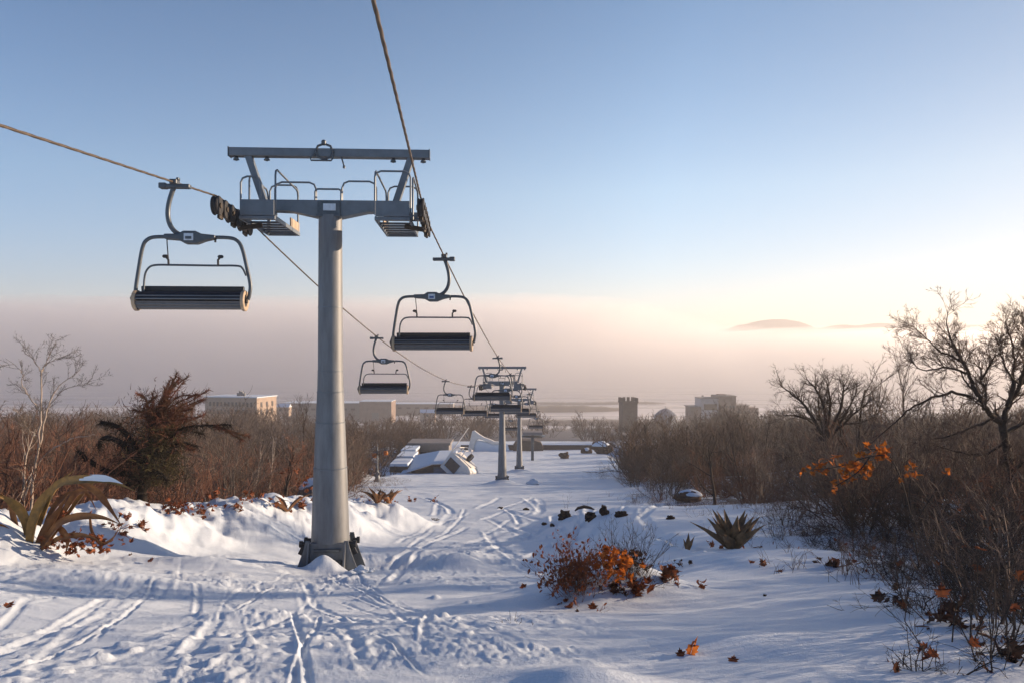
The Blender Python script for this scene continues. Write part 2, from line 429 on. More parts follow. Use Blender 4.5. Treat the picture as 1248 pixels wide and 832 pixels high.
def bush_segs(seed, h=2.4, stems=12, spread=.55, kids=(7, 5), rmin=.005, r=.018, up=.06, wig=.1):
    rng = np.random.default_rng(seed); out = [[], [], []]
    Pm = dict(n=(6, 4, 3), wig=(wig, wig * 1.4, wig * 1.6), up=(up, up * .8, up * .8), kids=kids, t0=(.18, .2), ang=(.65, .6), ratio=(.48, .5), rr=(.6, .6), rmin=rmin)
    for i in range(stems):
        a = rng.uniform(0, 6.28); s = abs(rng.normal(0, spread))
        d = np.array([math.cos(a) * math.sin(s), math.sin(a) * math.sin(s), math.cos(s)])
        b = np.array([math.cos(a), math.sin(a), 0]) * rng.uniform(0, .25 * h * spread) + np.array([0, 0, -.25])
        grow(rng, b, d, h * rng.uniform(.65, 1.05), r * rng.uniform(.7, 1.2), 0, Pm, out)
    return out

def tree_thing(name, label, cat, loc, seed, h, trunk_r, Pm, m_trunk, m_crown, rz=0, group=None, lean=(0, 0, 1), tips=None):
    rng = np.random.default_rng(seed); out = [[], [], [], []]
    grow(rng, (0, 0, -.4), lean, h, trunk_r, 0, Pm, out, tips)
    t = thing(name, label, cat, loc, rz, group)
    segs_mesh('trunk', out[0] + out[1], m_trunk, t, 6)
    segs_mesh('crown', out[2] + out[3], m_crown, t, 3)
    return t

# leaf meshes --------------------------------------------------------------
def maple_pts():
    half = [(0, 0), (.10, .03), (.34, -.06), (.27, .10), (.52, .22), (.38, .28), (.60, .52), (.36, .47), (.30, .52), (.20, .44), (.24, .72), (.10, .66), (0, 1.0)]
    return half
def leaf_mesh_arrays(rng, kind='maple', curl=.35, fold=.35):
    """curled leaf: centre vein plus both sides; returns V, quads/tris as triangles"""
    if kind == 'maple': half = maple_pts()
    else: half = [(0, 0), (.12, .12), (.22, .3), (.25, .5), (.18, .75), (.08, .92), (0, 1.0)]
    V = []; Ft = []
    rows = half
    n = len(rows)
    for s in (1, -1):
        o = len(V)
        for (x, y) in rows: V.append([s * x, y, 0])
        oc = len(V)
        for (x, y) in rows: V.append([0, min(max(y, 0), 1), 0])
        for i in range(n - 1):
            a, b, c, d = o + i, o + i + 1, oc + i + 1, oc + i
            Ft += [(a, b, c), (a, c, d)] if s > 0 else [(b, a, c), (c, a, d)]
    V = np.array(V, float)
    c1, c2 = rng.normal(0, curl, 2); c3 = rng.normal(0, curl)
    V[:, 2] = c1 * V[:, 1] ** 2 + (c2 + fold) * np.abs(V[:, 0]) ** 1.3 + c3 * V[:, 0] * V[:, 1] + rng.normal(0, .02, len(V))
    V[:, 1] -= .1
    return V, np.array(Ft)

def rot_rand(rng, tilt=1.2):
    a = Matrix.Rotation(rng.uniform(0, 6.28), 3, 'Z') @ Matrix.Rotation(rng.normal(0, tilt), 3, 'X') @ Matrix.Rotation(rng.normal(0, tilt * .6), 3, 'Y')
    return np.array(a)

def leaves_mesh(name, spots, rng, m, parent, kind='maple', tilt=1.2, curl=.35):
    """spots: list of (pos, size)"""
    VV, FF = [], []; o = 0
    for (p, s) in spots:
        V, Fq = leaf_mesh_arrays(rng, kind, curl)
        V = (V * s) @ rot_rand(rng, tilt).T + np.array(p)
        VV.append(V); FF.append(Fq + o); o += len(V)
    return np_mesh(name, np.concatenate(VV), np.concatenate(FF), m, parent, True)
# ================================================================== SETTING
def right_edge(Y): return np.interp(Y, [0, 6, 12, 20, 28, 40, 66, 100, 140, 200, 260], [5.2, 5.6, 6.6, 7.8, 8.2, 8.6, 9.2, 13, 17, 20, 21])
def left_edge(Y): return np.interp(Y, [0, 5, 13, 22, 31, 36, 45, 100, 165, 200], [-14, -13, -14, -11.6, -8.6, -8.6, -10, -14.5, -15.5, -16])

def build_ground():
    ang = np.concatenate([np.linspace(-180, -43, 70, endpoint=False), np.linspace(-43, 43, 900), np.linspace(43, 180, 70, endpoint=False)[1:]])
    ang = np.radians(ang); na = len(ang)
    rad = np.concatenate([[.02], np.geomspace(1.1, 720, 840)]); nr = len(rad)
    A, Rr = np.meshgrid(ang, rad)
    X = (Rr * np.sin(A)).ravel(); Y = (Rr * np.cos(A)).ravel()
    Z = H(X, Y)
    nearidx = np.nonzero((Rr.ravel() < 48) & (np.abs(A.ravel()) < .8))[0]
    xn, yn = X[nearidx], Y[nearidx]; dz = np.zeros(len(nearidx))
    for (x0, y0, dx, dy, L, w, dep, bend) in GROOVES:
        m = np.nonzero((np.abs(xn - x0) < L + 1) & (np.abs(yn - y0) < L + 1))[0]
        ux = xn[m] - x0; uy = yn[m] - y0
        t = ux * dx + uy * dy; s = -ux * dy + uy * dx - bend * t * t
        s = s + .025 * np.sin(t * 1.1 + x0 * 9)
        env = S(t / .8) * S((L - t) / 1.2)
        q = s / w
        dz[m] += env * .72 * dep * (-np.exp(-q ** 4) + .75 * np.exp(-((q - 1.5) / .5) ** 2) * (.2 + 1.3 * vnoise(t * 9, s * 8 + y0, 7)))
    for (x0, y0, s_, h_) in LUMPS:
        m = np.nonzero((np.abs(xn - x0) < 3 * s_) & (np.abs(yn - y0) < 3 * s_))[0]
        q = ((xn[m] - x0) ** 2 + (yn[m] - y0) ** 2) / (s_ * s_)
        dz[m] += h_ * np.exp(-q * q * .5)
    Z[nearidx] += dz
    V = np.stack([X, Y, Z], 1)
    i = np.arange(nr - 1)[:, None] * na; j = np.arange(na)[None, :]; jn = (j + 1) % na
    Fq = np.stack([i + j, i + jn, i + na + jn, i + na + j], 2).reshape(-1, 4)[:, ::-1]
    o = np_mesh('snow_ground', V, Fq, M['snow_ground'], None, True)
    lit = .55 * np.maximum(S((X - right_edge(Y) + 1.6) / 6.0) * S((Y - 3) / 5), S((left_edge(Y) - X) / 2.5) * S((Y - 8) / 5))
    lit = np.where(Y > 204, np.maximum(lit, .64 * S((Y - 204) / 3)), lit)
    at = o.data.attributes.new('litter', 'FLOAT', 'POINT'); at.data.foreach_set('value', lit.astype(np.float32))
    return tag(o, kind='structure')
build_ground()

WZ = -62.0
w = MB(); w.add([(-4300, 560, WZ), (4300, 560, WZ), (4300, 5000, WZ), (-4300, 5000, WZ)], [(0, 1, 2, 3)])
tag(w.build('river_water', M['water']), kind='structure')

# spit of land / dykes out in the water: low long banks
def dyke(name, x0, x1, y, wid, h, label, seed):
    n = 90; rng = np.random.default_rng(seed)
    V = []; Fs = []
    for i in range(n + 1):
        t = i / n; x = x0 + (x1 - x0) * t; e = min(1, 8 * t, 8 * (1 - t)) ** .5
        hh = h * e * (1 + .25 * rng.normal(0, .4)); yc = y + 6 * math.sin(t * 7 + seed)
        for (a, b) in ((-.5, -1.5), (-.3, .72), (-.1, 1), (.1, 1), (.3, .75), (.5, -1.5)):
            V.append((x, yc + a * wid * e, WZ + (hh * b if b > 0 else b)))
    for i in range(n):
        for k in range(5): Fs.append((i * 6 + k, (i + 1) * 6 + k, (i + 1) * 6 + k + 1, i * 6 + k + 1))
    me = MB(); me.add(V, Fs)
    return me.build(name, M['shore'], smooth=60)
tag(dyke('land_spit', -330, 128, 800, 60, 5.0, '', 1), kind='structure')
tag(dyke('land_spit', 10, 190, 905, 26, 2.2, '', 2), kind='structure')
tag(dyke('shore', -120, 200, 648, 44, 3.2, '', 5), kind='structure')

# far hills across the water, mostly sunk in fog
def build_hill():
    nx, ny = 220, 60
    X, Y = np.meshgrid(np.linspace(150, 2300, nx), np.linspace(1980, 2600, ny))
    u = (X - 815) / 1.0
    prof = 175 * np.exp(-(np.clip(-u, 0, None) / 330) ** 2 - (np.clip(u, 0, None) / 330) ** 1.5)
    prof = np.maximum(prof, 161 * S((X - 700) / 260) * np.exp(-((X - 1250) / 900) ** 2) + 4 * fbm(X * .012, X * 0, 3, 3))
    cross = np.exp(-((Y - 2270) / 170) ** 2)
    Z = WZ - 6 + prof * cross * (1 + .06 * fbm(X * .01, Y * .01, 4, 8))
    V = np.stack([X, Y, Z], 2).reshape(-1, 3)
    i = np.arange(ny - 1)[:, None] * nx; j = np.arange(nx - 1)[None, :]
    Fq = np.stack([i + j, i + j + 1, i + nx + j + 1, i + nx + j], 2).reshape(-1, 4)
    return tag(np_mesh('far_hills', V, Fq, M['hill'], None, True), kind='structure')
build_hill()

# fog bank lying on the water (a real volume with an uneven top)
def build_fog():
    nx = 520
    xs = np.linspace(-2600, 3000, nx)
    top = np.interp(xs, [-2600, 0, 90, 180, 260, 330, 440, 540, 700, 900, 1300, 2000, 3000], [92, 92, 90, 84, 66, 48, 40, 38, 41, 44, 52, 70, 80])
    ys = [870, 1010, 1150, 1300, 1600, 2000, 2500]
    V = []; Fs = []
    for iy, y in enumerate(ys):
        f = (0, .5, 1, 1.0, 1.0, 1.0, .92)[iy]
        amp = (0, 5, 9, 11, 14, 14, 8)[iy]
        tt = (WZ + 1) + (top - WZ - 1) * f + amp * (fbm(xs * .006, xs * 0 + iy * .35, 4, 77) + .8 * fbm(xs * .022, xs * 0 + iy * 1.7, 3, 79))
        yy = y + (0 if iy == 0 else 55 * fbm(xs * .008, xs * 0 + iy * .2, 4, 70))
        for i in range(nx): V.append((xs[i], yy[i] if iy else y + 25 * float(fbm(xs[i] * .008, 3.3, 3, 71)), max(WZ + .6, tt[i]) if iy else WZ + .6))
    nt = len(V)
    for iy in range(len(ys) - 1):
        for i in range(nx - 1): Fs.append((iy * nx + i, iy * nx + i + 1, (iy + 1) * nx + i + 1, (iy + 1) * nx + i))
    # floor and sides close the body
    lo = [(x, V[i][1], WZ + .3) for i, x in enumerate(xs)] + [(x, V[(len(ys) - 1) * nx + i][1], WZ + .3) for i, x in enumerate(xs)]
    V += lo
    a, b = nt, nt + nx; last = (len(ys) - 1) * nx
    for i in range(nx - 1):
        Fs.append((a + i, b + i, b + i + 1, a + i + 1))
        Fs.append((i, a + i, a + i + 1, i + 1))
        Fs.append((last + i, last + i + 1, b + i + 1, b + i))
    Fs.append(tuple([a] + [iy * nx for iy in range(len(ys))] + [b]))
    Fs.append(tuple([b + nx - 1] + [iy * nx + nx - 1 for iy in reversed(range(len(ys)))] + [a + nx - 1]))
    mb = MB(); mb.add(V, Fs)
    o = mb.build('fog_bank', volume_mat('fog', (.99, .98, .975), FOG_D, .58), smooth=179)
    return tag(o, 'pale fog bank lying over the far water', 'fog', kind='stuff')
FOG_D, HAZE_D = .0055, .0005
build_fog()
hz = MB(); hz.box((0, 2570, 20), (9600, 5260, 176))
tag(hz.build('haze', volume_mat('haze', (.95, .93, .92), HAZE_D, .3)), 'thin winter haze over the valley', 'haze', kind='stuff')

# ================================================================== CHAIRLIFT
def sheave(parent, name, x, zs):
    mb = MB()
    ys = [-1.8 + .44 * i for i in range(6)]
    for i in range(5): mb.bar((x, ys[i], zs[i] - .1), (x, ys[i + 1], zs[i + 1] - .1), .06, .16)
    for i in (0, 2, 4):
        mb.bar((x, ys[i] + .22, zs[i] - .12), (x, ys[i] + .22, zs[i] - .26), .06, .07)
        mb.bar((x, ys[i] + .1, zs[i] - .22), (x, ys[i + 1] - .1, zs[i + 1] - .22), .06, .07)
    side = -1 if x < 0 else 1
    mb.bar((x, -.25, zs[3] - .2), (x - side * .5, -.1, zs[3] - .1), .11, .11)
    t = mb.build('sheave_train', M['rust'], parent, bevel=.008)
    for y, z in zip(ys, zs):
        mw = MB(); mw.lathe([(.03, -.075), (.20, -.075), (.215, -.05), (.185, -.022), (.185, .022), (.215, .05), (.20, .075), (.03, .075)], (x, y, z), 20, 0)
        wh = mw.build('sheave_wheel', M['black_rubber'], t, smooth=35)
        mh = MB(); mh.lathe([(.06, -.1), (.06, .1)], (x, y, z), 10, 0); mh.build('hub_cap', M['rust'], t, smooth=35)
    return t

def platform(parent, x0, x1):
    z = 8.42
    p = MB()
    p.box(((x0 + x1) / 2, -1.02, z + .2), (x1 - x0, .03, .36))                    # kick plate facing uphill
    p.box(((x0 + x1) / 2, -.99, z - .03), (x1 - x0 + .04, .09, .07))
    p.box(((x0 + x1) / 2, 1.42, z - .03), (x1 - x0 + .04, .07, .07))
    for x in (x0, x1): p.box((x, .2, z - .02), (.045, 2.36, .1))
    p.box(((x0 + x1) / 2, -.72, z + .02), (x1 - x0 - .06, .4, .03))
    pl = p.build('platform', M['steel'], parent, bevel=.006)
    s = MB()
    for i in range(5): s.box(((x0 + x1) / 2, -.2 + .36 * i, z + .0), (x1 - x0 - .05, .13, .035))
    s.build('floor_grating', M['dark_steel'], pl)
    e = MB(); e.box((x1 if x0 < 0 else x0, .95, z + .12), (.03, .9, .26)); e.build('side_plate', M['tan'], pl)

def bow(a, b, h, r=.1):
    """inverted U of tube between two floor points"""
    a, b = Vector(a), Vector(b); d = (b - a).normalized() * r; u = Vector((0, 0, 1))
    return [a, a + u * (h - r), a + u * (h - r * .3) + d * .3, a + u * h + d, b + u * h - d, b + u * (h - r * .3) - d * .3, b + u * (h - r), b]

def make_tower(label, loc, rz):
    t = thing('lift_tower', label, 'lift tower', loc, rz, 'chairlift towers down the slope')
    # foot: flared base with corner fins
    f = MB(); f.add([(-.5, -.5, -.6), (.5, -.5, -.6), (.5, .5, -.6), (-.5, .5, -.6), (-.41, -.41, .78), (.41, -.41, .78), (.41, .41, .78), (-.41, .41, .78)],
                    [(3, 2, 1, 0), (4, 5, 6, 7), (0, 1, 5, 4), (1, 2, 6, 5), (2, 3, 7, 6), (3, 0, 4, 7)])
    foot = f.build('foot', M['pole'], t, bevel=.015)
    for sx in (-1, 1):
        for sy in (-1, 1):
            fn = MB(); fn.prism([(sx * .40, .84), (sx * .50, .84), (sx * .55, .62), (sx * .80, -.05), (sx * .84, -.6), (sx * .42, -.6)][::sx], 1, sy * .43 - .018, sy * .43 + .018)
            fn.prism([(sy * .40, .82), (sy * .48, .82), (sy * .54, .62), (sy * .80, -.05), (sy * .84, -.6), (sy * .425, -.6)][::sy], 0, sx * .425 - .018, sx * .425 + .018)
            fn.build('base_fin', M['pole'], foot)
    for c_, d_ in (((0, -.47, .62), (.62, .05, .07)), ((0, -.50, .36), (.70, .05, .055)), ((0, .47, .62), (.62, .05, .07))):
        rb = MB(); rb.box(c_, d_); rb.build('foot_rib', M['dark_steel'], foot, bevel=.008)
    bo = MB()
    for sx in (-1, 1):
        for (y, z) in ((-.30, .74), (.22, .70)): bo.lathe([(.055, 0), (.055, sx * .1), (.08, sx * .1), (.08, sx * .17)], (sx * .50, y, z), 10, 0)
        bo.bar((sx * .55, -.3, .72), (sx * .66, -.3, .5), .08, .1)
    bo.build('anchor_bolt', M['black_rubber'], foot)
    # pole in sections
    pr = [(.46, .76), (.455, .80), (.40, 2.50), (.392, 2.54), (.352, 3.60), (.345, 3.64), (.318, 4.34), (.312, 4.38), (.302, 4.84), (.298, 4.88), (.28, 8.62)]
    m = MB(); m.lathe(pr, k=40); pole = m.build('pole', M['pole'], t, smooth=50)
    for (r, z) in ((.403, 2.52), (.357, 3.62), (.323, 4.36), (.306, 4.86), (.296, 6.4)):
        sm = MB(); sm.lathe([(r - .01, z - .014), (r + .002, z - .01), (r + .002, z + .01), (r - .01, z + .014)], k=40)
        sm.build('weld_seam', M['steel'], pole, smooth=40)
    # cross arm
    a = MB()
    arm = [(-1.45, 8.98), (-.3, 8.98), (.3, 8.98), (1.55, 8.98), (1.55, 8.72), (.9, 8.70), (.26, 8.56), (-.26, 8.56), (-.9, 8.70), (-1.45, 8.72)]
    a.prism(arm[::-1], 1, -.17, .17)
    arm_o = a.build('cross_arm', M['steel'], t, bevel=.015)
    for sx, xe in ((-1, -2.2), (1, 2.3)):
        e = MB(); e.box((sx * 1.8, 0, 8.62), (1.0, .26, .18)); e.build('arm_end', M['steel'], arm_o, bevel=.012)
    hb = MB(); hb.box((0, -.19, 8.78), (.54, .05, .34)); hb.box((0, -.22, 8.60), (.6, .06, .06)); hb.build('hub_plate', M['dark_steel'], arm_o, bevel=.01)
    sg = MB(); sg.box((0.02, -.225, 8.80), (.30, .02, .17)); sg.build('number_plate', M['plate'], arm_o, bevel=.006)
    # upper beam, struts
    b = MB(); b.box((0, 0, 10.14), (4.8, .24, .2))
    beam = b.build('upper_beam', M['steel'], t, bevel=.012)
    for sx in (-1, 1):
        c = MB(); c.box((sx * 2.405, 0, 10.14), (.02, .27, .225)); c.build('end_cap', M['dark_steel'], beam)
        s = MB(); s.bar((sx * 1.95, 0, 10.05), (sx * 1.55, 0, 8.85), .16, .2, up=(0, 1, 0)); s.build('strut', M['steel'], t, bevel=.012)
    for x in (-2.25, -1.52, 1.52, 2.25):
        lg = MB(); lg.lathe([(.03, 9.94), (.05, 9.97), (.05, 10.01), (.03, 10.05)], (x, 0, 0), 8); lg.box((x, 0, 9.97), (.13, .05, .04)); lg.build('lifting_lug', M['dark_steel'], beam)
    lg = MB(); lg.tube([(.28, -.1, 10.04), (.33, -.12, 9.88), (.35, -.12, 9.80)], .018, 6); lg.lathe([(.03, 9.76), (.035, 9.8), (.02, 9.83)], (.35, -.12, 0), 8)
    lg.build('hanging_lever', M['dark_steel'], beam)
    fx = MB()
    ring = [(-.12 + .21 * math.cos(R(a)), -.15, 10.15 + .19 * math.sin(R(a))) for a in range(0, 361, 45)]
    fx.tube(ring, .03, 8)
    fx.tube([(-.33, -.15, 10.12), (-.45, -.17, 9.98), (-.43, -.17, 9.93), (.05, -.17, 9.93), (.09, -.17, 9.98), (.08, -.15, 10.15)], .022, 8)
    fx.lathe([(.03, 10.30), (.06, 10.33), (.06, 10.40), (.03, 10.43)], (-.13, -.15, 0), 10)
    fx.build('guide_ring', M['dark_steel'], beam, smooth=40)
    # railings
    r = MB(); T = .024
    def hoop(x0, x1, y, h, r_=.16, z=8.95, x0z=None): r.tube(bow((x0, y, z), (x1, y, z), h, r_), T, 7)
    hoop(-1.30, -.32, -.1, .46); hoop(-.34, .28, -.12, .30, .06); hoop(.30, 1.12, -.1, .50); 
    for (xa, xb, sgn) in ((-1.85, -1.08, -1), (1.2, 2.02, 1)):
        r.tube(bow((xa, -.95, 8.5), (xb - (.0 if sgn > 0 else .32), -.95, 8.5), .84 if sgn < 0 else 1.0, .14), T, 7)
        r.tube(bow((xa + .05, 1.3, 8.45), (xb, 1.3, 8.45), 1.2, .16), T, 7)
        r.tube(bow((xb if sgn < 0 else xa, -.9, 8.5), (xb if sgn < 0 else xa, 1.3, 8.45), 1.05, .16), T, 7)
        r.tube(bow((xa if sgn < 0 else xb, -.3, 8.5), (xa if sgn < 0 else xb, 1.3, 8.45), 1.05, .16), T, 7)
    r.build('railing', M['steel'], t, smooth=50)
    platform(t, -1.85, -1.08); platform(t, 1.22, 2.0)
    zs = [8.50 - .004 * i * i for i in range(6)]
    sheave(t, 'left', -2.1, zs); sheave(t, 'right', 2.32, zs)
    return t

TW = [Vector((-4.42, 18, -5.3)), Vector((-.85, 64, 0)), Vector((.9, 90, 0)), Vector((3.6, 130, 0))]
for q in TW[1:]: q.z = float(H(np.array([q.x]), np.array([q.y]), False)[0])
make_tower_labels = ['tall grey chairlift tower with flared foot, standing nearest on the snow',
                     'second chairlift tower, on the mid slope with chairs crowding in front of it',
                     'third chairlift tower, mostly hidden behind the second tower']
tower0 = make_tower(make_tower_labels[0], TW[0], R(3))
remember(tower0)
for i in (1, 2):
    copy_tree(tower0, TW[i] - Vector((0, 0, .0)), R(-2), (.86, .9, 1), make_tower_labels[i])

# return wheel at the foot of the line
rw = thing('return_station', 'small return wheel frame at the bottom of the chairlift', 'lift station', (TW[3].x, TW[3].y, TW[3].z))
m = MB(); m.box((0, 0, 2.2), (.5, .5, 5.0)); m.build('mast', M['dark_steel'], rw, bevel=.05)
m = MB(); m.box((0, -.6, 4.9), (3.4, 3.4, .5)); m.build('roof_housing', M['concrete'], rw, bevel=.05)
m = MB(); m.lathe([(.2, 4.2), (2.2, 4.2), (2.3, 4.28), (2.2, 4.36), (.2, 4.36)], (0, 0, 0), 40); m.build('bull_wheel', M['dark_steel'], rw, smooth=40)

# ropes: sampled parabolas between supports
def para(p0, p1, sag, n=24):
    return [p0.lerp(p1, i / n) - Vector((0, 0, 4 * sag * (i / n) * (1 - i / n))) for i in range(n + 1)]
def rotz(p, a): return Vector((p.x * math.cos(a) - p.y * math.sin(a), p.x * math.sin(a) + p.y * math.cos(a), p.z))
def sheave_pts(base, a, x, sx=1):
    return [base + rotz(Vector((x * sx, -1.8 + .44 * i, 8.5 - .004 * i * i + .205)), a) for i in range(6)]
def make_rope(x, upper, label, s1, s2, s3):
    A, B, Cc = sheave_pts(TW[0], R(3), x), sheave_pts(TW[1], R(-2), x, .86), sheave_pts(TW[2], R(-2), x, .86)
    end = TW[3] + Vector((2.3 if x > 0 else -2.3, 0, 4.28))
    path = upper + A + para(A[-1], B[0], s1, 40)[1:] + B[1:] + para(B[-1], Cc[0], s2, 12)[1:] + Cc[1:] + para(Cc[-1], end, s3, 12)[1:]
    # lay of the strands: lobed section that twists along the rope
    V = []; Fs = []; k = 12
    dense = [path[0]]
    for p, q in zip(path, path[1:]):
        L = (q - p).length; n = max(1, int(L / (.05 if p.y < 20 else 1.0))); n = min(n, 500)
        dense += [p.lerp(q, (i + 1) / n) for i in range(n)]
    acc = 0
    for i, p in enumerate(dense):
        t = (dense[min(i + 1, len(dense) - 1)] - dense[max(0, i - 1)]).normalized()
        u = t.cross(Vector((0, 0, 1))).normalized(); w_ = u.cross(t)
        if i: acc += (p - dense[i - 1]).length
        for j in range(k):
            a = 2 * math.pi * j / k; rr = .0195 + .003 * math.cos(3 * a - acc * 16)
            V.append(p + (u * math.cos(a) + w_ * math.sin(a)) * rr)
    n = len(dense)
    Fq = np.array([(i * k + j, i * k + (j + 1) % k, (i + 1) * k + (j + 1) % k, (i + 1) * k + j) for i in range(n - 1) for j in range(k)])
    o = np_mesh('haul_rope', np.array([tuple(v) for v in V]), Fq, M['rope'], None, True)
    tag(o, label, 'cable', 'haul ropes of the chairlift')
    return path
PL = make_rope(-2.1, [Vector((-3.0, -40, 9.5)), Vector((-5.2, -14, 4.2)), Vector((-5.95, -3, 2.75)), Vector((-6.2, 4, 2.55)), P(0, 153, 9.2)],
               'haul rope over the wheels on the left side of the towers', 1.3, .2, .4)
PR = make_rope(2.32, [Vector((1.6, -40, 9.5)), Vector((.35, -14, 4.4)), Vector((-.6, 0, 2.95)), P(455, 0, 6.2)],
               'haul rope over the wheels on the right side of the towers, rising overhead', .9, .2, .4)
def on_rope(path, Y):
    for p, q in zip(path, path[1:]):
        if p.y <= Y <= q.y: return p.lerp(q, (Y - p.y) / max(1e-6, q.y - p.y))

def arc_pts(pts, n=5):
    """round a polyline (x, z) with Catmull-Rom"""
    out = []
    P_ = [pts[0]] + list(pts) + [pts[-1]]
    for i in range(1, len(P_) - 2):
        p0, p1, p2, p3 = [np.array(P_[i + k], float) for k in (-1, 0, 1, 2)]
        for j in range(n):
            t = j / n
            out.append(.5 * ((2 * p1) + (-p0 + p2) * t + (2 * p0 - 5 * p1 + 4 * p2 - p3) * t * t + (-p0 + 3 * p1 - 3 * p2 + p3) * t ** 3))
    out.append(np.array(pts[-1], float)); return out

def make_chair(label, s):
    """four-seat chair seen from behind; s = +1 when the body hangs to the right of its grip"""
    t = thing('lift_chair', label, 'chairlift chair', (0, 0, 0), 0, 'chairs hanging on the lift ropes')
    hx, hz = .29 * s, -1.0
    g = MB(); g.box((.01 * s, 0, -.075), (.54, .14, .075)); g.box((-.2 * s, 0, -.07), (.13, .16, .1)); g.box((.0, 0, .0), (.13, .20, .09)); g.box((.06, 0, .06), (.05, .1, .05))
    g.build('grip', M['chair_steel'], t, bevel=.015)
    h = MB(); h.tube([(x * s, 0, z) for x, z in arc_pts([(0, -.06), (-.06, -.22), (-.11, -.42), (-.12, -.62), (-.07, -.80), (.05, -.93), (.27, -1.0)], 4)], .043, 10)
    h.build('hanger', M['chair_steel'], t, smooth=60)
    b = MB()
    out = [(-.46, .05), (-.2, .055), (-.12, .11), (.10, .11), (.2, .06), (.45, .035), (.45, -.025), (.26, -.07), (.12, -.125), (-.08, -.125), (-.2, -.06), (-.46, -.04)]
    b.prism([(hx + x, hz + z) for x, z in out][::-1], 1, -.09, .09)
    hub = b.build('hub', M['chair_steel'], t, bevel=.02)
    pl = MB(); pl.box((hx - .01, -.10, hz - .005), (.17, .02, .13)); p_o = pl.build('plate', M['plate'], hub, bevel=.01)
    bd = MB(); bd.box((hx - .01, -.112, hz - .02), (.11, .006, .05)); bd.build('plate_badge', M['blue_plate'] if s < 0 else M['dark_steel'], p_o)
    f = MB()
    left = [(-.25, 0), (-.62, 0), (-.78, -.055), (-.86, -.2), (-.93, -.6), (-.98, -.96), (-.98, -1.16)]
    right = [(.25, 0), (.65, 0), (.82, -.05), (.915, -.2), (1.0, -.55), (1.06, -.85), (1.05, -1.02), (1.02, -1.14)]
    for side in (left, right): f.tube([(hx + x, .0, hz + z) for x, z in arc_pts(side, 5)], .034, 10)
    f.build('frame', M['chair_steel'], t, smooth=60)
    r = MB()
    bar = [(-.82, -1.0), (-.80, -.72), (-.74, -.58), (-.62, -.52), (-.3, -.515), (.4, -.52), (.82, -.52), (.93, -.56), (1.0, -.70)]
    r.tube([(hx + x, -.05, hz + z) for x, z in arc_pts(bar, 4)], .019, 8)
    ro = r.build('restraint_bar', M['chair_steel'], t, smooth=60)
    for x in (-.38, .5):
        k = MB(); k.tube([(hx + x, -.05, hz - .52), (hx + x, -.06, hz - .42), (hx + x + .05 * (1 if x > 0 else -1), -.07, hz - .36)], .02, 7)
        k.lathe([(.015, -.05), (.032, -.03), (.032, .03), (.015, .05)], (hx + x + .05 * (1 if x > 0 else -1), -.07, hz - .36), 8, 0)
        k.build('bar_hook', M['black_rubber'], ro, smooth=50)
    k = MB(); k.tube([(hx - .42, -.02, hz - .03), (hx - .41, -.04, hz - .12), (hx - .38, -.06, hz - .40)], .01, 6); k.build('stop_strap', M['black_rubber'], ro)
    k = MB(); k.tube([(hx + .44, -.02, hz - .02), (hx + .44, -.02, hz - .09)], .02, 6)
    k.build('stop_peg', M['black_rubber'], ro)
    # padded backrest and rolled seat, running along x
    x0, x1 = hx - .95, hx + .96
    bk = []
    for (y, z) in ((.03, -.90), (.07, -.885), (.11, -.90), (.16, -1.10), (.14, -1.13), (.09, -1.13), (.05, -1.08)): bk.append((y, hz + z))
    m = MB(); m.prism(bk, 0, x0 + .05, x1 - .03); m.build('backrest', M['vinyl'], t, smooth=40, bevel=.01)
    cy, cz, rr = -.02, hz - 1.16, .165
    up = [(cy + rr * math.cos(R(a)), cz + rr * math.sin(R(a))) for a in range(-12, 186, 11)]
    m = MB(); m.prism(up[::-1], 0, x0, x1); se = m.build('seat', M['vinyl'], t, smooth=40)
    lo = [(cy + .163 * math.cos(R(a)), cz + .163 * math.sin(R(a))) for a in range(186, 350, 11)]
    m = MB(); m.prism(lo[::-1], 0, x0 + .01, x1 - .01); m.build('seat_shell', M['seat_grey'], t, smooth=40)
    tr = MB()
    for (a, e) in ((172, .014), (150, .012), (205, .010), (228, .010)):
        tr.tube([(x0, cy + rr * math.cos(R(a)), cz + rr * math.sin(R(a))), (x1, cy + rr * math.cos(R(a)), cz + rr * math.sin(R(a)))], e, 6)
    tr.build('seat_trim', M['steel'], se)
    for sx, x in ((-1, x0), (1, x1)):
        c = MB(); c.lathe([(.10, -.03), (.185, -.03), (.192, -.015), (.192, .025), (.18, .035), (.125, .035), (.105, .02)] if sx > 0 else [(.105, -.02), (.125, -.035), (.18, -.035), (.192, -.025), (.192, .015), (.185, .03), (.10, .03)], (x, cy, cz), 28, 0)
        ec = c.build('end_ring', M['tan'], t, smooth=35)
        c = MB(); c.lathe([(.118, -.02), (.118, .024), (.05, .024), (.05, .055), (.03, .06)] if sx > 0 else [(.03, -.06), (.05, -.055), (.05, -.024), (.118, -.024), (.118, .02)], (x, cy, cz), 20, 0)
        c.build('end_disc', M['black_rubber'], ec, smooth=35)
    k = MB(); k.tube([(hx - .98, 0, hz - 1.0), (hx - 1.02, -.04, hz - 1.12), (hx - .97, -.06, hz - 1.27), (hx - .9, -.05, hz - 1.3)], .045, 8)
    k.build('side_bracket', M['black_rubber'], t, smooth=60)
    return t
cl = make_chair('empty lift chair left of the nearest tower, its rolled seat end facing right', 1)
cr = make_chair('empty lift chair just right of the nearest tower, below the overhead rope', -1)
remember(cl); remember(cr)
def put(o, path, Y, rz, sc_=1): o.location = on_rope(path, Y); o.rotation_euler = (0, 0, R(rz)); o.scale = (sc_,) * 3
put(cl, PL, 14.05, 4, 1.04); put(cr, PR, 21.1, -1, 1.15)
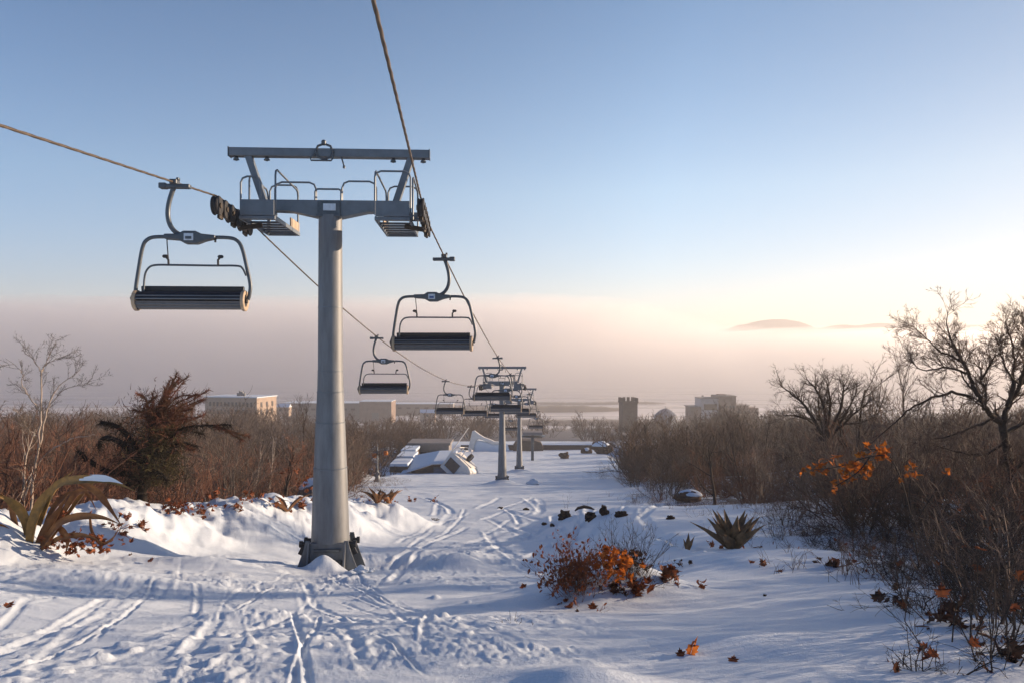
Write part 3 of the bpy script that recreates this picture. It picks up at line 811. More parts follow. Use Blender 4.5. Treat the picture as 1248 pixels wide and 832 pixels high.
for (proto, path, Y, rz, s_, lab) in (
    (cl, PL, 30.1, 2, 1.0, 'empty lift chair right of the pole, third in size and hung on the left rope'),
    (cl, PL, 46, 0, .9, 'small empty lift chair hung above the lantern post and the shed'),
    (cl, PL, 57, 3, 1.0, 'empty lift chair on the left rope just before the second tower'),
    (cr, PR, 37.5, 1, .95, 'empty lift chair in front of the second tower, its grip on the right rope'),
    (cr, PR, 46, -2, 1.0, 'empty lift chair lower and farther along, covering the pole of the second tower'),
    (cr, PR, 56, 2, 1.0, 'empty lift chair right beside the second tower at arm height'),
    (cl, PL, 73, -2, 1.0, 'distant lift chair on the left rope between the second and third towers'),
    (cr, PR, 72, 2, 1.0, 'distant lift chair on the right rope between the second and third towers'),
    (cr, PR, 97, 0, 1.0, 'distant lift chair on the right rope below the third tower'),
    (cl, PL, 99, 1, 1.0, 'distant lift chair on the left rope below the third tower')):
    copy_tree(proto, on_rope(path, Y), R(rz), s_, lab)

# ================================================================== TOWN AND STRUCTURES
def gz(x, y): return H1(x, y)

def windows_on(parent, b, xs, y, zs, w_, h_, glass=True):
    for z in zs:
        for x in xs:
            m = MB(); m.box((x, y, z), (w_, .5, h_)); m.build('window', M['glass_dark'], parent)

# long flat building with lit gable, left of the pole
bx = (250 - CX) / F * 380; zt = (HY - 482) / F * 380
bl = thing('long_building', 'long flat pinkish building with a row of windows and a sunlit end wall', 'building', (bx, 380, zt - 17), R(-14))
m = MB(); m.box((15, 9, 8.2), (30, 18, 16.4)); wl = m.build('wall', M['beige'], bl)
m = MB(); m.box((15, 9, 16.6), (30.8, 18.8, .5)); m.build('roof', M['snow'], bl)
windows_on(bl, wl, [3.2 + 2.15 * i for i in range(12)], .05, (13.0, 9.2), 1.1, 2.2)
for y in (4, 9, 14):
    for z in (12.8, 9.0):
        m = MB(); m.box((29.95, y, z), (.5, 1.4, 2.6)); m.build('window', M['glass_dark'], bl)
m = MB()
for (x, h) in ((14, 1.6), (15.2, 2.6), (16.4, 2.2), (17.5, 1.5)): m.box((x, 8, 16.8 + h / 2), (1.0, 1.3, h))
m.build('rooftop_unit', M['dark_steel'], bl)

def block(name, label, px0, px1, pyt, Y, depth, m_, extra=None, hgt=16, cat='building', rz=0, roof='snow'):
    x0 = (px0 - CX) / F * Y; x1 = (px1 - CX) / F * Y; zt = (HY - pyt) / F * Y; W = x1 - x0
    t = thing(name, label, cat, (x0, Y, zt - hgt), R(rz))
    b = MB(); b.box((W / 2, depth / 2, hgt / 2), (W, depth, hgt)); wl = b.build('wall', m_, t)
    if roof:
        b = MB(); b.box((W / 2, depth / 2, hgt + .17), (W + .5, depth + .5, .34)); b.build('roof', M[roof], t)
    return t, W
t, W = block('warehouse', 'long low warehouse with a snowy roof behind the pole at the water', 345, 445, 491, 560, 22, M['concrete'], hgt=14)
windows_on(t, None, [5 + 6 * i for i in range(9)], .0, (9.5,), 3.2, 1.6)
t, W = block('boxy_warehouse', 'squat brown block building right of the pole at the water', 438, 477, 489, 540, 20, M['brick'], hgt=16)
m = MB(); m.box((W / 2, -.1, 5), (5, .4, 6)); m.build('loading_door', M['concrete'], t)
t, W = block('quay_shed', 'low quay shed with a pale snowy roof behind the lantern post', 478, 552, 492, 585, 16, M['concrete'], hgt=9)
windows_on(t, None, [6 + 7 * i for i in range(6)], .0, (6.0,), 3.2, 1.4)
for (a, b_, y, lab) in ((332, 352, 492, 'small white house in the trees beside the long building'), (512, 530, 499, 'small white roofed hut before the quay shed')):
    x0 = (a - CX) / F * 470; x1 = (b_ - CX) / F * 470; zt = (HY - y) / F * 470
    t = thing('small_house', lab, 'house', (x0, 470, zt - 7)); W = x1 - x0
    m = MB(); m.box((W / 2, 3, 2.2), (W, 6, 6.0)); m.build('wall', M['beige'], t)
    m = MB(); m.prism([(-.4, 5.1), (3, 7.2), (6.4, 5.1)], 0, -.3, W + .3); m.build('roof', M['snow'], t)
    m = MB(); m.box((W / 2, -.02, 3.5), (1.4, .2, 1.5)); m.build('window', M['glass_dark'], t)

# crenellated tower
Yt = 330; xc = (765.5 - CX) / F * Yt; zt = (HY - 488.5) / F * Yt
t = thing('castle_tower', 'dark square stone tower with a battlement top above the right thicket', 'tower', (xc, Yt, zt - 22), R(8))
m = MB(); m.box((0, 0, 11), (6.6, 6.6, 22)); wl = m.build('wall', M['stone_dark'], t)
m = MB(); m.box((0, 0, 21.7), (7.2, 7.2, .7)); m.build('cornice', M['stone_dark'], t)
for i in range(4):
    for (sx, sy) in ((1, 0), (0, 1)):
        for e in (-3.2, 3.2):
            if sy and i in (0, 3): continue
            m = MB(); c = -2.95 + 1.97 * i
            m.box((c if sx else e, e if sx else c, 22.85), (1.15 if sx else .8, .8 if sx else 1.15, 1.7)); m.build('merlon', M['stone_dark'], t)
for z in (9, 16): m = MB(); m.box((.3, -3.31, z), (.5, .1, 2.0)); m.build('arrow_slit', M['glass_dark'], t)

# white and blue tent dome
Yd = 430; xc = (811 - CX) / F * Yd; zt = (HY - 497) / F * Yd
t = thing('tent_dome', 'pale blue peaked tent roof between the stone tower and the big block', 'tent', (xc, Yd, zt - 10.5))
m = MB(); m.lathe([(6.6, 0), (6.6, 6.4), (5.2, 7.8), (3.2, 9.3), (1.2, 10.3), (.2, 10.6)], k=18); m.build('canopy', M['tent'], t, smooth=25)
m = MB(); m.lathe([(.14, 10.5), (.1, 12)], k=6); m.build('finial', M['dark_steel'], t)
m = MB()
for a in range(0, 360, 45): m.box((6.5 * math.cos(R(a)), 6.5 * math.sin(R(a)), 3.2), (.4, .4, 6.4))
m.build('tent_post', M['plate'], t)

# stepped block complex
Yb = 400
def bpx(x): return (x - CX) / F * Yb
def bpz(y): return (HY - y) / F * Yb
base = bpz(482) - 26
t = thing('stepped_block', 'tall stepped brown building with a pale panel front behind the right thicket', 'building', (bpx(842), Yb, base))
def part(name, a, b_, yt, y0, dep, m_, up=0):
    h = bpz(yt) - base; q = MB(); q.box(((bpx(a) + bpx(b_)) / 2 - bpx(842), y0 + dep / 2, h / 2), (bpx(b_) - bpx(a), dep, h)); return q.build(name, m_, t)
part('low_wing', 842, 856, 496, 1, 12, M['brick']); part('panel_wing', 855, 877, 485.5, .5, 14, M['metal_wall'])
part('main_wall', 876, 897, 482.5, 0, 16, M['brick']); part('mid_wing', 897, 913, 494, 1, 14, M['brick']); part('end_wing', 913, 926, 497, 2, 12, M['brick'])
part('roof_hut', 879, 888, 480.5, 4, 6, M['brick'])
for (a, b_, y0, yt) in ((855, 877, 0.3, 485.5), (875.6, 897.4, -.2, 482.5), (897, 913.5, .8, 494), (841.5, 856, .8, 496)):
    h = bpz(yt) - base; q = MB(); q.box(((bpx(a) + bpx(b_)) / 2 - bpx(842), y0 + 7, h + .15), (bpx(b_) - bpx(a) + .4, 14.6, .3)); q.build('parapet', M['concrete'], t)
for px in (880, 885, 890, 894):
    for z in (20, 16.5): q = MB(); q.box((bpx(px) - bpx(842), -.02, z), (1.0, .1, 1.5)); q.build('window', M['glass_dark'], t)
for px in (900, 904, 908): q = MB(); q.box((bpx(px) - bpx(842), .98, 17), (1.0, .1, 1.4)); q.build('window', M['glass_dark'], t)
q = MB(); q.box((bpx(866) - bpx(842), .48, 20), (7.0, .1, 3.2)); q.build('window', M['glass_dark'], t)
q = MB(); q.tube([(bpx(856.5) - bpx(842), 2, bpz(485) - base), (bpx(856.5) - bpx(842), 2, bpz(481.5) - base)], .12, 5); q.box((bpx(856.5) - bpx(842) + .5, 2, bpz(482.2) - base), (.9, .15, .5)); q.build('roof_mast', M['dark_steel'], t)

# ------------------------------------------------------------------ retaining wall on the service road
def straight_wall(name, label, cat, a, b_, h, th, m_, cap=True):
    a, b_ = Vector(a), Vector(b_); t = thing(name, label, cat, a, math.atan2(b_.y - a.y, b_.x - a.x)); L = (b_ - a).length
    m = MB(); m.box((L / 2, 0, h / 2 - .6), (L, th, h + 1.2)); m.build('wall', m_, t, bevel=.03)
    if cap: m = MB(); m.box((L / 2, 0, h + .06), (L + .1, th + .12, .12)); m.build('snow_cap', M['snow'], t, bevel=.04)
    return t
zc = gz(0, 166)
straight_wall('retaining_wall', 'long low dark retaining wall crossing the foot of the snow slope', 'wall', (-11.5, 166, zc - .1), (20.5, 166, zc - .1), 1.25, .5, M['brown_wall'])
Yh = 163; xh = (643.5 - CX) / F * Yh
m = MB(); m.prism([(-3.3, -1), (-3.3, 1.2), (-2.7, 2.1), (-1.5, 2.45), (1.5, 2.45), (2.8, 2.0), (3.3, 1.1), (3.3, -1)][::-1], 1, -1.6, 1.6)
tag(m.build('brown_shelter', M['brown_wall'], bevel=.12, loc=(xh, Yh, gz(xh, Yh))), 'low rounded brown shelter at the foot of the slope', 'shelter')

# ------------------------------------------------------------------ half-buried shed, tilted white cabin, steps, low building
Y0 = 88.0; K = Y0 / F
def W2(px, py, Y=Y0): return P(px, py, Y)
gs = gz((520 - CX) * K, Y0)
c0 = W2(498, 577)
t = thing('buried_shed', 'low brown shed sunk in snow with a blue grey door and white roof', 'shed', (c0.x, Y0, c0.z - .25))
# brown gable front: long low slope rising to the right
fr = [(-.8, -1.2), (-.2, .15), (2.9, 1.32), (5.1, 1.42), (5.1, -1.2)]
m = MB(); m.prism(fr[::-1], 1, -.1, .1); m.build('front_wall', M['brown_wall'], t, bevel=.03)
m = MB(); m.box((2.6, 4.2, -.25), (4.6, 8.0, 1.9)); m.build('wall', M['brown_wall'], t)
rf = MB(); rf.add([(-.9, -.35, .2), (2.9, -.35, 1.42), (5.2, -.35, 1.52), (5.2, 8.4, 1.75), (2.9, 8.4, 1.7), (-.4, 8.4, 1.1),
                   (-.9, -.35, .42), (2.9, -.35, 1.66), (5.2, -.35, 1.76), (5.2, 8.4, 2.0), (2.9, 8.4, 1.95), (-.4, 8.4, 1.35)],
                  [(5, 4, 1, 0), (4, 3, 2, 1), (6, 7, 10, 11), (7, 8, 9, 10), (0, 1, 7, 6), (1, 2, 8, 7), (2, 3, 9, 8), (3, 4, 10, 9), (4, 5, 11, 10), (5, 0, 6, 11)])
rf.build('roof', M['snow'], t, bevel=.06)
m = MB(); m.box((3.9, -.13, .2), (1.75, .08, 1.5)); d = m.build('door', M['blue_door'], t, bevel=.02)
m = MB(); m.box((3.0, -.15, .25), (.12, .12, 1.75)); m.box((4.85, -.15, .25), (.12, .12, 1.75)); m.box((3.9, -.15, 1.05), (1.95, .12, .12)); m.build('door_frame', M['dark_steel'], t)

ct = W2(560, 570)
t = thing('tilted_cabin', 'white cabin tipped over in the snow with a roll bar and dark window', 'cabin', (ct.x, Y0 - .3, ct.z))
t.rotation_euler = (R(-8), R(38), R(-24))
m = MB(); m.prism([(-1.7, -1.1), (1.75, -1.1), (1.75, .9), (1.1, 1.25), (-1.5, 1.25), (-1.7, 1.0)][::-1], 1, -1.2, 1.5); m.build('body', M['white_paint'], t, bevel=.09)
m = MB(); m.box((-.55, -1.22, .05), (1.6, .06, 1.25)); wi = m.build('window', M['glass_dark'], t, bevel=.02)
m = MB()
for (a, b_) in (((-1.4, -.62), (.3, -.62)), ((-1.4, .72), (.3, .72))): m.bar((a[0], -1.24, a[1]), (b_[0], -1.24, b_[1]), .06, .06)
for x in (-1.4, .3): m.bar((x, -1.24, -.62), (x, -1.24, .72), .06, .06)
m.build('window_frame', M['plate'], wi)
m = MB(); m.box((.3, .1, 1.29), (2.0, 1.6, .07)); m.box((-1.0, .2, 1.30), (.5, 1.2, .06)); m.build('roof_hatch', M['white_paint'], t, bevel=.02)
m = MB(); m.box((1.78, .1, -.1), (.05, 1.5, .8)); m.build('rear_panel', M['plate'], t)
rb = MB()
for y in (-1.05, 1.35): rb.tube(bow((-1.62, y, .8), (-.4, y, 1.2), 1.25, .35), .055, 8)
rb.tube([(-1.55, -1.05, 1.95), (-1.55, 1.35, 1.95)], .05, 8); rb.tube([(-.45, -1.05, 2.35), (-.45, 1.35, 2.35)], .05, 8)
rb.build('roll_bar', M['white_paint'], t, smooth=60)
m = MB(); m.lathe([(.2, -.2), (.46, -.2), (.5, -.12), (.5, .12), (.46, .2), (.2, .2)], (.1, .4, 1.75), 22, 0); m.build('spare_wheel', M['black_rubber'], t, smooth=35)

pa, pb = W2(546, 556, 90), W2(571, 521, 92)
m = MB(); m.tube([pa - Vector((.7, 0, 1.0)), pa, pb], [.07, .07, .05], 8)
tag(m.build('leaning_pole', M['white_paint'], smooth=60), 'thin white pole leaning up to the right behind the tipped cabin', 'pole')

# snow-topped terrace steps left of the shed
ts = thing('terrace_steps', 'three broad snow topped steps left of the buried shed', 'steps', (0, 0, 0))
for i, (a, b_, yt, Yq, hh) in enumerate(((475, 497, 567, 89, .7), (483, 504, 557.5, 95, .75), (489, 507, 549.5, 101, .7))):
    p0, p1 = P(a, yt, Yq), P(b_, yt, Yq)
    m = MB(); m.box(((p0.x + p1.x) / 2, Yq + 2.2, p0.z - .9), (p1.x - p0.x, 4.6, 1.6)); st = m.build('step', M['brown_wall'], ts, bevel=.04)
    m = MB(); m.box(((p0.x + p1.x) / 2, Yq + 2.2, p0.z + .09), (p1.x - p0.x + .1, 4.8, .36)); m.build('snow_cap', M['snow'], st, bevel=.12)
t, W = block('flat_roofed_hut', 'long grey flat roofed hut behind the shed roof', 499, 547, 542, 106, 5, M['concrete'], hgt=3.2, roof='concrete')
windows_on(t, None, [.9 + 1.2 * i for i in range(4)], -.2, (2.1,), .9, .5)

# warm-lit broken wall with snow piled against it
Yw = 160
t = thing('broken_wall', 'sunlit pale broken wall with a ragged curved top beyond the tipped cabin', 'wall', (P(568, 548, Yw).x, Yw, P(568, 548, Yw).z))
k = Yw / F
prof = [(0, -1), (.4, 0), (1.35, 4.1), (1.9, 4.25), (3.0, 3.4), (4.1, 2.75), (5.4, 2.3), (6.2, 1.9), (7.6, 1.75), (7.6, 1.25), (5.8, 1.35), (3.6, 2.2), (2.5, 2.5), (1.9, 1.5), (1.6, 0), (1.5, -1)]
m = MB(); m.prism(prof[::-1], 1, -.5, .5); m.build('wall', M['white_paint'], t, bevel=.08)
m = MB(); m.prism([(1.65, -1), (1.65, .9), (2.3, 2.2), (4.0, 1.9), (6, 1.35), (9.0, 1.1), (9.6, -1)][::-1], 1, -.2, 2.2); m.build('snow_drift', M['snow'], t, bevel=.3)

# lantern post ------------------------------------------------------------
g = ground_px(460, 586, 30, 70); Yl = g.y
t = thing('lantern_post', 'slim grey post with two amber lanterns on curved arms beside the left thicket', 'lamp post', g); kq = Yl / F
m = MB(); m.lathe([(.34, -.3), (.34, .12), (.24, .2), (.2, .62), (.11, .8), (.075, 1.2), (.06, 3.2), (.05, 3.3)], k=14); post = m.build('post', M['steel'], t, smooth=40)
m = MB(); m.box((.2, -.1, .75), (.14, .14, .3)); m.build('junction_box', M['concrete'], post, bevel=.02)
m = MB(); m.tube([(x, 0, z) for x, z in arc_pts([(0, 2.25), (.12, 2.75), (.40, 3.08), (.68, 3.12), (.84, 2.98)], 4)], .032, 7)
m.tube([(x, 0, z) for x, z in arc_pts([(0, 2.2), (-.06, 2.6), (-.16, 2.86), (-.28, 2.80)], 4)], .03, 7)
m.tube([(x, 0, z) for x, z in arc_pts([(0, 2.95), (-.25, 3.22), (-.5, 3.1), (-.62, 2.8)], 4)], .018, 7)
m.build('curved_arm', M['dark_steel'], t, smooth=60)
for (x, z) in ((.80, 2.68), (-.28, 2.46)):
    m = MB(); m.lathe([(.06, -.24), (.17, -.2), (.23, 0), (.2, .17), (.08, .24)], (x, 0, z), 14); la = m.build('lantern', M['lantern'], t, smooth=50)
    m = MB(); m.lathe([(.12, .22), (.16, .25), (.06, .33), (.02, .36)], (x, 0, z), 12); m.build('lantern_cap', M['dark_steel'], la)

# rocks -------------------------------------------------------------------
def rock(name, label, loc, sx, sy, sz, m_, seed, snow=True, cat='rock', group=None):
    rng = np.random.default_rng(seed)
    nu, nv = 26, 16
    V = []; Fs = []
    for i in range(nv + 1):
        th = math.pi * i / nv
        for j in range(nu):
            ph = 2 * math.pi * j / nu
            d = np.array([math.sin(th) * math.cos(ph), math.sin(th) * math.sin(ph), math.cos(th)])
            f_ = 2.6 if cat == 'clod' else 1.4; q = 1 + (.95 if cat == 'clod' else .6) * float(fbm(d[0] * f_ + seed, d[1] * f_ + d[2] * 1.9, 4, seed))
            q = q * (.55 + .45 * min(1.0, .9 / max(abs(d[0]), abs(d[1]), abs(d[2]), .62) + .05)) * (1 - .22 * (d[2] < 0) * abs(d[2]))
            V.append((d[0] * sx * q, d[1] * sy * q, d[2] * sz * q))
    for i in range(nv):
        for j in range(nu): Fs.append((i * nu + j, (i + 1) * nu + j, (i + 1) * nu + (j + 1) % nu, i * nu + (j + 1) % nu))
    t = thing(name, label, cat, loc, 0, group)
    m = MB(); m.add(V, Fs); m.build('stone', m_, t, smooth=35)
    if snow:
        V2 = []; F2 = []
        rows = [(0, .20), (.35, .19), (.62, .13), (.84, .02), (1.0, -.16)]
        for (r_, dz) in rows:
            for j in range(nu):
                ph = 2 * math.pi * j / nu; w_ = 1 + .34 * float(fbm(math.cos(ph) * 1.3 + seed, math.sin(ph) * 1.3, 2, seed + 5)) * (r_ > .1)
                z0 = sz * .93 * (1 - .38 * r_ * r_)
                V2.append((sx * .9 * r_ * w_ * math.cos(ph), sy * .9 * r_ * w_ * math.sin(ph), z0 + dz * min(1, sz)))
        for i in range(len(rows) - 1):
            for j in range(nu): F2.append((i * nu + j, (i + 1) * nu + j, (i + 1) * nu + (j + 1) % nu, i * nu + (j + 1) % nu))
        m = MB(); m.add(V2, F2); so = m.build('snow_cap', M['snow'], t, smooth=60)
        sd = so.modifiers.new('thickness', 'SOLIDIFY'); sd.thickness = .1 * min(1, sz)
    return t
p = P(384, 605, 34); rock('boulder', 'grey boulder with a thin snow cap beside the pole at the left thicket', (p.x, 34, p.z + .2), .8, .8, .62, M['rock'], 3)
g = ground_px(842, 611, 20, 60); BOULDER = (g.x / g.y, g.y); rock('boulder', 'snow covered boulder at the edge of the right thicket', (g.x, g.y + .3, g.z + .2), .85, .7, .40, M['rock_brown'], 8)
for (px, py, sx, lab, sd) in ((688, 558, .95, 'dark rounded rock alone on the far snow slope', 12), (715, 552, 1.05, 'reddish rock with a snowy hollow beside the far wall', 15)):
    g = ground_px(px, py, 80, 200); rock('boulder', lab, (g.x, g.y, g.z + .3), sx, .9, .8, M['rock_brown'], sd, snow=sd == 15)
g = ground_px(731, 553, 90, 165); rock('boulder', 'large snow dusted rock heap against the right thicket at the slope foot', (g.x + .6, g.y + 2, g.z + .6), 2.0, 1.5, 1.7, M['rock_brown'], 19)
for (px, py, s_, lab, sd) in ((441, 697, .13, 'broken snow block lying right of the tower foot', 31), (452, 696, .08, 'small snow lump beside the larger block at the tower foot', 32), (650, 590, .42, 'sunlit snow heap right of the second tower', 33)):
    g = ground_px(px, py, 12, 80); rng = np.random.default_rng(sd)
    r_ = rock('snow_block', lab, (g.x, g.y, g.z + s_ * .3), s_ * 1.3, s_, s_ * .8, M['snow'], sd, snow=False, cat='snow block')
# ================================================================== VEGETATION
random.seed(5)
def bush_proto(seed, m_, name, **kw):
    o = bush_segs(seed, **kw)
    V, Fq = segs_arrays(o[0] + o[1] + o[2], 3)
    ob = np_mesh(name, V, Fq, m_, None, True); return ob
BP = []
specs = [dict(h=2.6, stems=15, spread=.50, kids=(8, 6)), dict(h=2.3, stems=18, spread=.65, kids=(7, 6)), dict(h=3.0, stems=11, spread=.38, kids=(9, 6)),
         dict(h=1.9, stems=22, spread=.75, kids=(7, 5)), dict(h=3.3, stems=9, spread=.30, kids=(10, 6), up=.1), dict(h=2.4, stems=14, spread=.6, kids=(8, 7), up=.02, wig=.16)]
mats = ['twig', 'twig_red', 'twig_grey', 'twig_red', 'twig', 'twig']
PROTO_OFF = []
for i, (sp, mm) in enumerate(zip(specs, mats)):
    BP.append(bush_proto(100 + i, M[mm], 'bare_bush', **sp))
for i, sp in enumerate((dict(h=1.5, stems=20, spread=.75, kids=(8, 6), up=-.03, wig=.19, r=.012, rmin=.003), dict(h=1.8, stems=16, spread=.6, kids=(9, 6), up=-.02, wig=.2, r=.013, rmin=.003))):
    BP.append(bush_proto(140 + i, M['bark'], 'bare_bush', **sp))
used = [False] * len(BP)
def put_bush(k, loc, sc_, rz, label, group):
    if not used[k]: o = BP[k]; used[k] = True
    else: o = BP[k].copy(); COL.objects.link(o)
    o.location = loc; o.rotation_euler = (0, 0, rz); o.scale = sc_
    return tag(o, label, 'bush', group)

rng = np.random.default_rng(77)
def scatter(n, yr, xfun, mind, seed, ywarp=1.0):
    r = np.random.default_rng(seed); pts = []
    tries = 0
    while len(pts) < n and tries < 40000:
        tries += 1
        y = yr[0] + (yr[1] - yr[0]) * r.random() ** ywarp
        x = xfun(r, y)
        if x is None or abs(x) > y * .76 + 1.5: continue
        md = mind * (.55 + y / 40)
        if all((x - a) ** 2 + (y - b) ** 2 > md * md for a, b in pts): pts.append((x, y))
    return pts
# left thicket, behind the bank
def lx(r, y):
    e = float(left_edge(y)); return e - .4 - r.random() ** 1.3 * (9 + y * .45)
LB = scatter(118, (15, 75), lx, 1.15, 3, 1.15)
for (x, y) in LB:
    s = rng.uniform(.75, 1.2) * (1.0 + min(.5, y / 150))
    k = int(rng.choice([1, 3, 1, 3, 0, 5, 2]))
    s *= .75 + .6 * float(vnoise(np.array([x * .16]), np.array([y * .16]), 55)[0])
    s *= 1.0 + .40 * float(S((-x / y - .42) / .2))
    if y < 23.5 and -.585 < x / y < -.40 or (abs(x / y + .175) < .035 and y < Yl + 3): continue
    if y < 18: s *= .85
    put_bush(k, (x, y, H1(x, y) - .1), (s * rng.uniform(.9, 1.3), s * rng.uniform(.9, 1.3), s), rng.uniform(0, 6.28),
             'bare brown twiggy bush in the thicket left of the ski slope', 'bare bushes of the left thicket')
def rx(r, y):
    e = float(right_edge(y)); return e + .5 + r.random() ** 1.2 * (7 + y * .5)
RB = scatter(165, (8.5, 85), rx, 1.0, 4, 1.25)
for (x, y) in RB:
    if y < 13.5 and x > .45 * y: continue
    if abs(x / y - BOULDER[0]) < .045 and y < BOULDER[1] + 1.6: continue
    d = x - float(right_edge(y))
    s = rng.uniform(.7, 1.15) * (1.0 + min(.5, y / 150)) * (0.8 if d < 1.2 else 1.0) * (.65 + .75 * float(vnoise(np.array([x * .17 + 5]), np.array([y * .13]), 57)[0]))
    k = int(rng.integers(0, 6))
    put_bush(k, (x, y, H1(x, y) - .1), (s * rng.uniform(.9, 1.35), s * rng.uniform(.9, 1.35), s), rng.uniform(0, 6.28),
             'bare brown twiggy bush in the thicket right of the ski slope', 'bare bushes of the right thicket')

for (px, py, s) in ((985, 652, .55), (1010, 668, .5), (1040, 672, .62), (1075, 690, .6), (1110, 700, .72), (1150, 712, .8), (1190, 730, .85), (1235, 750, .95), (1050, 655, .75), (1090, 662, .85), (1130, 672, .9), (1170, 680, 1.0), (1215, 700, 1.05), (1020, 645, .75), (1250, 720, 1.1), (1065, 640, .95), (1105, 645, 1.0), (1150, 650, 1.1), (1195, 660, 1.15), (1240, 670, 1.2), (960, 640, .6), (1270, 770, .8), (1215, 765, .6), (1165, 745, .5)):
    g = ground_px(px, py, 4, 40); s *= .82; put_bush(int(rng.choice([6, 7, 6, 7, 6, 0])), g - Vector((0, 0, .08)), (s * 1.2, s * 1.2, s * .95), rng.uniform(0, 6.28),
             'dark tangled bare bush at the near end of the right thicket', 'dark tangled bushes at the near right')
# the thicket goes on beyond the right edge of the picture and shades the near snow
r_ = np.random.default_rng(44)
for i in range(15):
    x = r_.uniform(7.5, 22); y = 5.2 + .36 * (x - 1) + r_.normal(0, 2.0)
    if x / max(y, 1) < .78: x = .8 * y + 1
    s = r_.uniform(1.05, 1.6)
    put_bush(int(r_.integers(0, 6)), (x, y, H1(x, y) - .1), (s * 1.2, s * 1.2, s), r_.uniform(0, 6.28),
             'bare brown twiggy bush in the thicket right of the ski slope', 'bare bushes of the right thicket')
# far woodland on both sides and down to the water: one mass
def far_wood():
    r = np.random.default_rng(9)
    lite = []
    for i in range(6):
        o = bush_segs(300 + i, h=1.0, stems=9, spread=.42, kids=(6, 4), rmin=.006, r=.014)
        lite.append(segs_arrays(o[0] + o[1] + o[2], 3))
    VV, FF = [], []; off = 0; n = 0
    while n < 1300:
        y = 62 * (520 / 62) ** (r.random() ** .95)
        x = r.uniform(-.8, .8) * y
        if float(left_edge(y)) - 1.5 < x < float(right_edge(y)) + 1.5 and y < 215: continue
        if y > 205 and -70 < x < 60 and not (y < 230 and r.random() < .12) and r.random() < .8: continue
        hgt = (r.uniform(3.8, 6.0) if y < 110 else r.uniform(4.5, 8.0)) * (1 if y < 300 else 1.0)
        if y > 200: hgt = r.uniform(7.5, 12.5) if y < 340 else r.uniform(5, 8)
        V, Fq = lite[int(r.integers(0, 6))]
        a = r.uniform(0, 6.28); c, s = math.cos(a), math.sin(a)
        sx = hgt * r.uniform(.8, 1.3); q = V * np.array([sx, sx, hgt])
        q = np.stack([q[:, 0] * c - q[:, 1] * s + x, q[:, 0] * s + q[:, 1] * c + y, q[:, 2] + H1(x, y)], 1)
        VV.append(q); FF.append(Fq + off); off += len(q); n += 1
    o = np_mesh('far_woodland', np.concatenate(VV), np.concatenate(FF), M['far_wood'], None, True)
    tag(o, 'mass of bare brown winter woodland below the slope', 'woodland', kind='stuff')
far_wood()

# dead grass and low stalks along both thicket edges
def undergrowth():
    r = np.random.default_rng(19); sg = []
    for i in range(2600):
        if r.random() < .62: y = 9 + 41 * r.random() ** 1.2; x = float(right_edge(y)) + r.normal(1.2, 1.4)
        else: y = r.uniform(30, 75); x = float(left_edge(y)) - r.normal(.5, 1.2)
        if r.random() > .62 * (.4 + vnoise(np.array([x * .7]), np.array([y * .7]), 3)[0] * 1.4): continue
        z = H1(x, y); n = int(r.integers(4, 9)); h = r.uniform(.12, .4)
        for _ in range(n):
            d = np.array([r.normal(0, .5), r.normal(0, .5), 1.0]); d /= np.linalg.norm(d); p = np.array([x, y, z - .03]) + r.normal(0, .08, 3) * np.array([1, 1, 0]); m_ = p + d * h * .6
            e = m_ + (d + np.array([r.normal(0, .35), r.normal(0, .35), -.1])) * h * .5
            sg.append((*p, *m_, .0035, .0028)); sg.append((*m_, *e, .0028, .0012))
    o = segs_mesh('undergrowth', sg, M['twig'], None, 3)
    tag(o, 'dead stalks and grass along the edges of the thickets', 'undergrowth', kind='stuff')
undergrowth()

